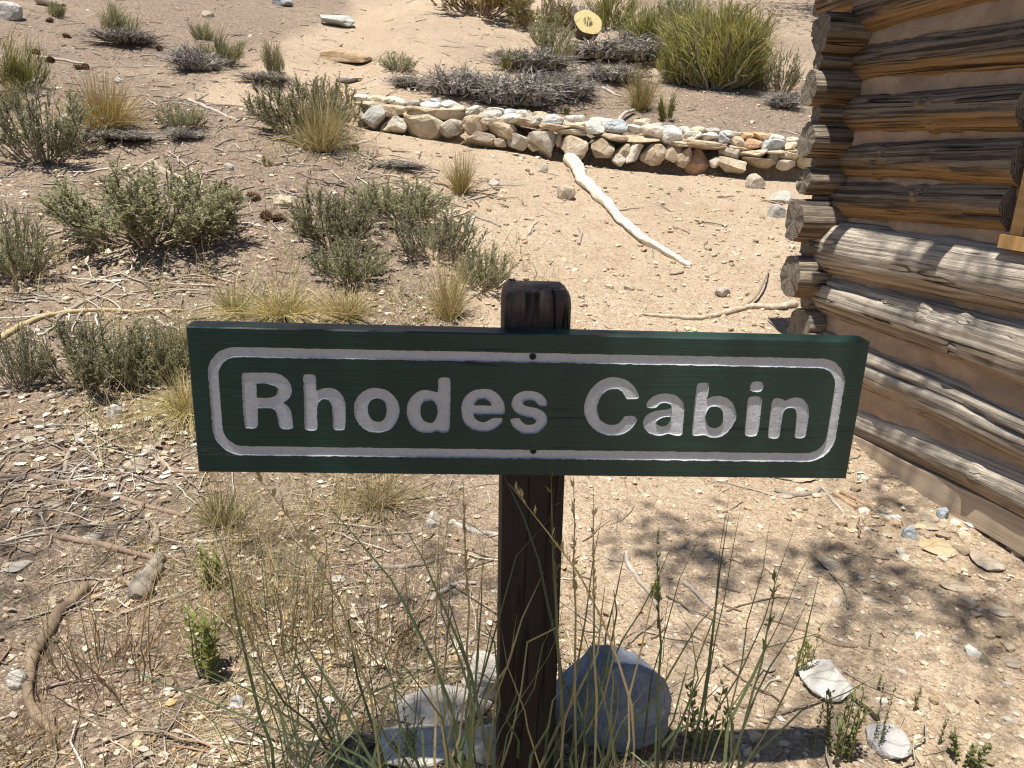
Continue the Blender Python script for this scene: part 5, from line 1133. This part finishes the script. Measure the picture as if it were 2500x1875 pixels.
        LB = ['longest blade reaching to the left edge', 'green blade crossing the left foreground', 'low green blade at the lower left', 'straw seed stem rising to the left end of the sign', 'green blade rising towards the sign middle', 'green blade left of the post',
              'green blade crossing the post to the sign edge', 'straw stem crossing the post', 'green seed stem in front of the post', 'straw seed stem at the right edge of the post', 'straw seed stem right of the post', 'green seed spike leaning right over the sand', 'thin green blade leaning far right', 'short upright blade on the right',
              'thin seed stem over the sand right of the post', 'upright dark blade in the left foreground', 'thin blade left of the whitish rock', 'straw stem rising just left of the post', 'short blade in front of the boulder', 'thin blade crossing from the post to the right']
        j = int(np.argmin([np.hypot(*(bb-p)[:2]) for _, bb in CL])); o = m.obj('blade', M['blade'], CL[j][0]); o.matrix_parent_inverse = Matrix.Translation(tuple(-CL[j][1])); tag(o, LB[i])
tall_grass()
# ------------------------------------------------------------------ uncountable ground cover
def polar(n, rng, r0, r1, power=1.0, half=46):
    """points in front of the viewer's place, denser near"""
    u = rng.uniform(size=n); r = (r0**(-power)*(1-u)+r1**(-power)*u)**(-1/power); a = np.radians(rng.uniform(90-half-2, 90+half, n))+YAW
    return CAM[0]+r*np.cos(a), CAM[1]+r*np.sin(a)
def clear_of_cabin(x, y):
    s = (x-CC[0])*WN[0]+(y-CC[1])*WN[1]; t = -((x-CC[0])*WD[0]+(y-CC[1])*WD[1]); return ~((s > -.03) & (t > -.05))
def cover():
    rng = np.random.default_rng(77)
    V0, T0 = ico(1)
    # gravel and grit
    def gravel(name, n, r0, r1, smin, smax, keep, cols, label, power=1.0):
        x, y = polar(n, rng, r0, r1, power); k = keep(x, y) & clear_of_cabin(x, y); x, y = x[k], y[k]; n = len(x)
        s = smin*(smax/smin)**(rng.uniform(size=n)**2.2)*np.clip(np.hypot(x-CAM[0], y-CAM[1])/2.2, .75, 2.2)
        sc = s[:, None]*np.stack([rng.uniform(.7, 1.3, n), rng.uniform(.6, 1.1, n), rng.uniform(.35, .75, n)], 1)
        V = V0[None]*(1+.26*rng.normal(size=(n, len(V0), 1)))*sc[:, None]; a = rng.uniform(0, 2*np.pi, n); c, s_ = np.cos(a)[:, None], np.sin(a)[:, None]
        V = np.stack([V[..., 0]*c-V[..., 1]*s_, V[..., 0]*s_+V[..., 1]*c, V[..., 2]], -1); z = ground_z(x, y)+sc[:, 2]*.25
        V = V+np.stack([x, y, z], 1)[:, None]; T = T0[None]+(np.arange(n)*len(V0))[:, None, None]
        m = MD(); m.add(V.reshape(-1, 3), None, T.reshape(-1, 3), np.repeat(palette(cols, n, rng, .16), len(V0), 0)); tag(m.obj(name, M['pebble'], smooth=False), label, 'gravel', kind='stuff')
    PC = [(.58, .46, .32), (.66, .54, .39), (.49, .38, .26), (.70, .61, .48), (.43, .34, .24), (.63, .54, .43)]
    gravel('gravel', 17000, .75, 9, .0028, .012, lambda x, y: rng.uniform(size=len(x)) > .0, PC, 'fine tan gravel and grit scattered over the ground', 1.1)
    gravel('path_gravel', 12000, 1.0, 3.6, .004, .022, lambda x, y: (x > .55+.25*vnoise(np.stack([x*2, y*2, x*0], 1), 4)) & (y < 1.9) & (rng.uniform(size=len(x)) < .25+.75*sstep(.7, 1.5, x)), PC+[(.66, .62, .56)], 'coarser cream gravel on the path beside the cabin')
    gravel('hill_stones', 8000, 3, 14, .004, .012, lambda x, y: rng.uniform(size=len(x)) < .25+.75*sstep(-.3, .4, vnoise(np.stack([x*1.3, y*1.3, x*0], 1), 44)), PC, 'small pale stones on the slope', .6)
    # twigs
    def twigs(name, n, r0, r1, L, w, keepf, cols, label, mat='twig', K=5, power=.9, lift=.6, sides=3):
        x, y = polar(n, rng, r0, r1, power); k = (rng.uniform(size=n) < keepf(x, y)) & clear_of_cabin(x, y); x, y = x[k], y[k]; n = len(x)
        a = rng.uniform(0, 2*np.pi, n); ln = rng.uniform(L[0], L[1], n)*rng.uniform(.5, 1, n); u = np.linspace(-.5, .5, K)
        bend = rng.normal(0, .045, n); X = x[:, None]+np.cos(a)[:, None]*u*ln[:, None]-np.sin(a)[:, None]*(bend*ln)[:, None]*(4*u*u)+.022*ln[:, None]*rng.normal(size=(n, K)); Y = y[:, None]+np.sin(a)[:, None]*u*ln[:, None]+np.cos(a)[:, None]*(bend*ln)[:, None]*(4*u*u)+.02*ln[:, None]*rng.normal(size=(n, K))
        r = rng.uniform(w[0], w[1], n)*np.clip(np.hypot(x-CAM[0], y-CAM[1])/2.5, .8, 2.0); tilt = np.abs(rng.normal(0, .05, n))*ln
        Z = ground_z(X, Y)+r[:, None]*lift+np.maximum(tilt[:, None]*(u+.5), 0)+.002
        P = np.stack([X, Y, Z], -1); V, Q = tubes(P, r[:, None]*np.linspace(1, .55, K)[None], sides); m = MD(); m.add(V, Q, None, np.repeat(palette(cols, n, rng, .2), K*sides, 0)); tag(m.obj(name, M[mat]), label, 'twigs', kind='stuff')
    TC = [(.36, .31, .26), (.46, .40, .33), (.27, .22, .175), (.56, .49, .40), (.33, .24, .17)]
    lit = lambda lo, hi: (lambda x, y: (lo+(hi-lo)*litter(x, y))*(.30+1.0*sstep(-.25, .45, vnoise(np.stack([x*2.6, y*2.6, x*0], 1), 71)+.5*vnoise(np.stack([x*7, y*7, x*0], 1), 72))))
    twigs('fallen_twigs', 5200, .8, 11, (.06, .26), (.0012, .0040), lit(.06, 1), TC, 'small grey and brown twigs strewn in the litter', K=6, sides=4)
    twigs('slope_twigs', 5200, 4.5, 13, (.06, .22), (.0012, .0030), lit(.04, 1), [(.40, .36, .32), (.50, .46, .41), (.22, .19, .165), (.16, .13, .11)], 'grey twigs and dark litter on the upper slope', K=5, power=.3)
    tp = [(G(400, 400), .45), (G(300, 350), .4), (G(860, 370), .35), (G(180, 640), .4), (G(1000, 420), .3), (G(1150, 200), .6), (G(400, 250), .5), (G(150, 1050), .3)]
    twigs('twig_heaps', 12000, 1.5, 9, (.07, .30), (.0014, .0036), lambda x, y: np.max([np.exp(-((x-c[0])**2+(y-c[1])**2)/s**2) for c, s in tp], 0), TC+[(.60, .55, .48)], 'heaps of dead twigs among the shrubs', K=6, sides=4, power=.3)
    twigs('dry_needles', 34000, .75, 8, (.025, .085), (.0006, .0011), lit(.10, 1), [(.48, .36, .22), (.38, .25, .15), (.56, .45, .29), (.30, .19, .12), (.60, .52, .38)], 'dry needles and straw covering the ground', K=3, power=1.0)
    twigs('straw_stems', 10000, .8, 7, (.08, .26), (.0007, .0013), lit(.02, .9), [(.60, .49, .29), (.52, .42, .25), (.66, .57, .38)], 'loose straw stems lying in the litter', K=5, power=1.0)
    # dry leaves and bark flakes
    def leaves(name, n, r0, r1, s, keepf, cols, label, power=1.0):
        x, y = polar(n, rng, r0, r1, power); k = (rng.uniform(size=n) < keepf(x, y)) & clear_of_cabin(x, y); x, y = x[k], y[k]; n = len(x)
        sz = rng.uniform(s[0], s[1], n)*np.clip(np.hypot(x-CAM[0], y-CAM[1])/2.3, .8, 1.25); g = np.array([(-1, 0), (-.45, -.52), (-.45, 0), (-.45, .52), (.3, -.48), (.3, 0), (.3, .48), (1, 0)]); V = np.zeros((n, 8, 3)); V[..., 0] = g[:, 0]; V[..., 1] = g[:, 1]*rng.uniform(.6, 1.2, (n, 1))
        curl = rng.normal(.35, .35, n)[:, None]; V[..., 2] = curl*(V[..., 1]**2*1.6+.35*V[..., 0]**2)+.09*rng.normal(size=(n, 8)); V *= sz[:, None, None]*.5
        q = rng.normal(size=(n, 3)); tl = rng.normal(0, .38, n); a = rng.uniform(0, 2*np.pi, n); c, s_ = np.cos(tl)[:, None], np.sin(tl)[:, None]
        V = np.stack([V[..., 0], V[..., 1]*c-V[..., 2]*s_, V[..., 1]*s_+V[..., 2]*c], -1); c, s_ = np.cos(a)[:, None], np.sin(a)[:, None]; V = np.stack([V[..., 0]*c-V[..., 1]*s_, V[..., 0]*s_+V[..., 1]*c, V[..., 2]], -1)
        V = V+np.stack([x, y, ground_z(x, y)+sz*.16+.002], 1)[:, None]; F = np.array([(0, 1, 2), (0, 2, 3)]); Qd = np.array([(1, 4, 5, 2), (2, 5, 6, 3)]); F2 = np.array([(4, 7, 5), (5, 7, 6)])
        off = (np.arange(n)*8)[:, None, None]; m = MD(); m.add(V.reshape(-1, 3), (Qd[None]+off).reshape(-1, 4), (np.vstack([F, F2])[None]+off).reshape(-1, 3), np.repeat(palette(cols, n, rng, .16), 8, 0)); tag(m.obj(name, M['dryleaf']), label, 'leaves', kind='stuff')
    LC = [(.58, .48, .35), (.67, .58, .45), (.49, .38, .27), (.73, .66, .55), (.38, .27, .18), (.52, .36, .18)]
    leaves('fallen_leaves', 11000, .75, 7, (.008, .032), lit(.0, .9), LC, 'pale dry leaves and bark flakes in the litter')
    def pile(x, y): 
        p = G(960, 585); q = G(250, 600); r_ = G(230, 930); e = 0
        for c, s in ((p, .35), (q, .45), (r_, .35), (G(870, 660), .25), (G(330, 960), .3)): e = np.maximum(e, np.exp(-((x-c[0])**2+(y-c[1])**2)/s**2))
        return e
    leaves('leaf_piles', 16000, 1.2, 5, (.018, .036), pile, [(.60, .54, .46), (.68, .63, .56), (.50, .42, .33), (.46, .34, .22)], 'drifts of pale curled leaves under the sagebrush', .5)
    leaves('red_duff', 7000, .8, 3.0, (.006, .013), lambda x, y: sstep(.15, .5, vnoise(np.stack([x*2.3, y*2.3, x*0], 1), 12))*litter(x, y), [(.34, .17, .10), (.28, .13, .08), (.40, .23, .13)], 'reddish crumbs of bark and cone scales')
    # thin grass growing loosely among the shrubs
    gp = [(G(600, 690), .45), (G(700, 640), .4), (G(820, 690), .3), (G(960, 680), .3), (G(390, 830), .35), (G(330, 960), .3), (G(480, 640), .4), (G(200, 900), .3), (G(120, 560), .5), (G(700, 330), .5), (G(60, 300), .6), (G(1000, 560), .3), (G(820, 1100), .2), (G(460, 1180), .18), (G(560, 1350), .2), (G(300, 760), .35), (G(850, 1300), .18)]
    x, y = polar(60000, rng, .9, 7.5, .15); e = np.max([np.exp(-((x-c[0])**2+(y-c[1])**2)/s**2) for c, s in gp], 0); cl = sstep(-.25, .45, vnoise(np.stack([x*6, y*6, x*0], 1), 14)); k = rng.uniform(size=len(x)) < e*cl*.9; x, y = x[k], y[k]; n = len(x)
    b = np.stack([x, y, ground_z(x, y)-.004], 1); d = norm(np.stack([rng.normal(0, .5, n), rng.normal(0, .5, n), np.ones(n)*.9], 1)); L = rng.uniform(.06, .24, n); P = curve_lines(b, b+d*L[:, None], np.stack([rng.normal(0, .012, n), rng.normal(0, .012, n), np.abs(rng.normal(0, .012, n))], 1), 5, rng, .003)
    far = np.clip(np.hypot(x-CAM[0], y-CAM[1])/2.2, .8, 1.8); V, Q = ribbons(P, np.linspace(1, .25, 5)[None]*(.0011*far*rng.uniform(.6, 1.3, n))[:, None], frame_of(d, rng)); m = MD(); m.add(V, Q, None, np.repeat(palette([(.58, .47, .25), (.50, .41, .20), (.42, .38, .17), (.64, .54, .32), (.36, .36, .15)], n, rng, .15), 10, 0)); tag(m.obj('thin_grass', M['straw']), 'thin straw-coloured grass growing loosely among the shrubs', 'grass', kind='stuff')
    # fine standing stems through the litter
    x, y = polar(2600, rng, .85, 6, .8); k = rng.uniform(size=len(x)) < litter(x, y)*.8*sstep(-.2, .4, vnoise(np.stack([x*1.5, y*1.5, x*0], 1), 8)); x, y = x[k], y[k]; n = len(x)
    b = np.stack([x, y, ground_z(x, y)], 1); d = norm(np.stack([rng.normal(0, .35, n), rng.normal(0, .35, n), np.ones(n)], 1)); L = rng.uniform(.04, .16, n); P = curve_lines(b, b+d*L[:, None], rng.normal(size=(n, 3))*.008, 4, rng, .002)
    V, Q = tubes(P, np.linspace(.0009, .0004, 4)[None]*np.ones((n, 1)), 3); m = MD(); m.add(V, Q, None, np.repeat(palette([(.36, .27, .15), (.44, .34, .19), (.30, .28, .13)], n, rng), 12, 0)); tag(m.obj('dry_stems', M['straw']), 'thin dry stems standing in the litter', 'grass', kind='stuff')
cover()
def cones():
    rng = np.random.default_rng(3)
    m = MD(); V, T = ico(1); m.add(V*np.array([.5, .33, .33]), None, T, (.12, .075, .045)); n = 70; i = np.arange(n)+.5; ph = np.arccos(1-2*i/n); th = np.pi*(1+5**.5)*i
    d = np.stack([np.cos(ph), np.sin(ph)*np.cos(th), np.sin(ph)*np.sin(th)], 1); p = d*np.array([.42, .27, .27]); dd = norm(d+np.array([.55, 0, 0])); Vv, Q = leaflets(p, dd, norm(np.cross(dd, [1, .1, 0])), np.full(n, .26), np.full(n, .085)); m.add(Vv, Q, None, np.repeat(palette([(.16, .10, .06), (.22, .14, .085), (.11, .07, .045)], n, rng), 4, 0))
    me = m.mesh('pine_cone', M['twig'], smooth=False)
    L = [(548, 432, 'pine cone on the sand, upper one of the line left of centre'), (600, 478, 'pine cone second from the sand edge, left of centre'), (575, 474, 'pine cone in the middle of the short line left of centre'), (508, 428, 'pine cone at the start of the line beside the grey stick'), (482, 410, 'pine cone beside the grey stick'),
         (110, 135, 'pine cone below the dark green broom shrub'), (78, 118, 'pine cone on the upper left slope near the pale stick'), (145, 82, 'pine cone under the dead grey branches at the top left'), (185, 150, 'cluster pine cone right of the dark green broom'), (170, 150, 'pine cone left in the cone cluster by the broom'), (108, 48, 'pine cone beside the top left rock'), (345, 110, 'pine cone left of the silvery dead brush'), (730, 205, 'pine cone by the end of the stone wall'), (765, 325, 'pine cone in front of the wall end')]
    for k, (x, y, l) in enumerate(L):
        p = G(x, y); s = .075; o = link(bpy.data.objects.new('pine_cone', me)); o.scale = (s, s, s); o.rotation_euler = (rng.uniform(0, 6), rng.uniform(-.4, .4), rng.uniform(0, 6)); o.location = (p[0], p[1], p[2]+s*.24); tag(o, l, 'pine cone', 'fallen pine cones')
cones()

# ------------------------------------------------------------------ the pine overhead, standing behind the viewer, whose boughs throw the dappled shade
def pine():
    rng = np.random.default_rng(11); base = np.array([-1.7, -2.9, 0.]); base[2] = ground_z(base[0], base[1])
    root = empty('pine_tree', base, 'pine standing behind the viewpoint whose boughs throw dappled shade', 'tree')
    H = 7.5; K = 14; z = np.linspace(-.1, H, K); P = np.stack([.10*np.sin(z*.7), .08*np.cos(z*.9), z], 1); V, Q = tubes(P[None], np.linspace(.16, .03, K)[None], 12); m = MD(); m.add(V, Q, None, (.16, .12, .09)); m.obj('trunk', M['twig'], root)
    tg = []   # shaded places in the photo -> boughs towards the sun
    for x, y, s, den in ((1480, 1175, .15, 110), (1550, 1225, .12, 60), (1420, 1250, .13, 34), (1780, 1200, .08, 36), (1830, 1225, .10, 56), (1900, 1262, .10, 52), (2090, 1335, .12, 60), (2180, 1400, .15, 90), (1580, 1310, .15, 44), (1990, 1300, .10, 26),
                        (40, 1180, .20, 60), (120, 1120, .16, 40), (20, 1330, .16, 50), (250, 1130, .14, 26), (60, 1020, .14, 24), (980, 1240, .14, 34), (900, 1330, .13, 30), (560, 1210, .12, 20), (1960, 1100, .10, 36), (1900, 1080, .08, 24)):
        tg.append((G(x, y), s, den))
    for x, zz, s, den in ((-.40, .83, .09, 16), (-.28, .80, .09, 14), (-.20, .81, .09, 34), (-.12, .72, .09, 34), (-.04, .74, .09, 36), (.04, .80, .07, 20), (-.10, .62, .08, 24), (-.44, .66, .08, 12), (-.02, .64, .07, 20)): tg.append((np.array([x, .0, zz]), s, den))
    for t, zz, s, den in ((.55, .64, .07, 34), (.85, .50, .08, 36), (.62, .40, .06, 26), (1.25, .40, .08, 30), (.35, .20, .06, 20), (.75, .18, .06, 20)): v = CC-WD*t-WN*.08; tg.append((np.array([v[0], v[1], zz]), s, den))
    m = MD(); br = MD(); B = []
    for p, s, den in tg:
        t = rng.uniform(4.0, 5.6); c = p+SUN*t; n = den*(3 if abs(p[1]) < .01 else 1); q = c+rng.normal(size=(n, 3))*s*np.array([.75, .75, .5]); d = norm(rng.normal(size=(n, 3))+norm(c-np.array([base[0], base[1], c[2]]))*.6)
        V, Q = leaflets(q, d, frame_of(d, rng), rng.uniform(.06, .10, n), rng.uniform(.008, .014, n)); m.add(V, Q, None, np.repeat(palette([(.06, .09, .035), (.08, .11, .045), (.045, .07, .03)], n, rng), 4, 0))
        o = np.array([0, 0, min(c[2]-base[2]-.3, H-.5)]); B.append((o, c-base))
    a = np.array([b[0] for b in B]); e = np.array([b[1] for b in B]); Pb = curve_lines(a, e, np.tile([0, 0, .12], (len(B), 1)), 8, rng, .05); V, Q = tubes(Pb, np.linspace(.009, .003, 8)[None], 5); br.add(V, Q, None, (.15, .12, .09)); br.obj('boughs', M['twig'], root)
    # the rest of the crown, on the far side and higher up
    n = 9000; h = rng.uniform(3.2, H+.3, n); az = rng.uniform(2.4, 5.6, n); r = rng.uniform(.2, 1.7, n)*np.sqrt(np.clip((H+.6-h)/4, .05, 1)); q = np.stack([r*np.cos(az)-.4, r*np.sin(az)-.6, h], 1)+base; d = rand_unit(n, rng); V, Q = leaflets(q, d, frame_of(d, rng), rng.uniform(.08, .15, n), rng.uniform(.010, .020, n)); m.add(V, Q, None, np.repeat(palette([(.06, .09, .035), (.08, .11, .045)], n, rng), 4, 0))
    f = m.obj('crown', M['leaf'], root, smooth=False); f['kind'] = 'stuff'; f.matrix_parent_inverse = Matrix.Translation(tuple(-base))
pine()

def hill_pine():
    """pine on the slope behind the cabin corner; its shade falls on the ground at the top right"""
    rng = np.random.default_rng(23); base = G(1775, 36); root = empty('hill_pine', base, 'pine behind the cabin corner shading the upper right slope', 'tree')
    z = np.linspace(-.2, 5.5, 12); P = np.stack([.06*np.sin(z), .06*np.cos(z*1.3), z], 1); V, Q = tubes(P[None], np.linspace(.14, .03, 12)[None], 10); m = MD(); m.add(V, Q, None, (.14, .11, .085)); m.obj('trunk', M['twig'], root)
    n = 4200; h = rng.uniform(1.5, 5.6, n); r = 1.9*np.sqrt(rng.uniform(0, 1, n))*np.clip((6.0-h)/3.6, .1, 1); az = rng.uniform(0, 2*np.pi, n); k = np.floor(az*2.2+h*1.7)
    q = np.stack([r*np.cos(az)-.5, r*np.sin(az)-.4, h], 1)+.12*rng.normal(size=(n, 3)); keep = (k.astype(int)*7 % 5) < 3; q = q[keep]; n = len(q); d = rand_unit(n, rng); V, Q = leaflets(q, d, frame_of(d, rng), rng.uniform(.10, .18, n), rng.uniform(.015, .03, n)); m = MD(); m.add(V, Q, None, np.repeat(palette([(.06, .09, .035), (.08, .11, .045)], n, rng), 4, 0)); f = m.obj('crown', M['leaf'], root, smooth=False); f['kind'] = 'stuff'
hill_pine()
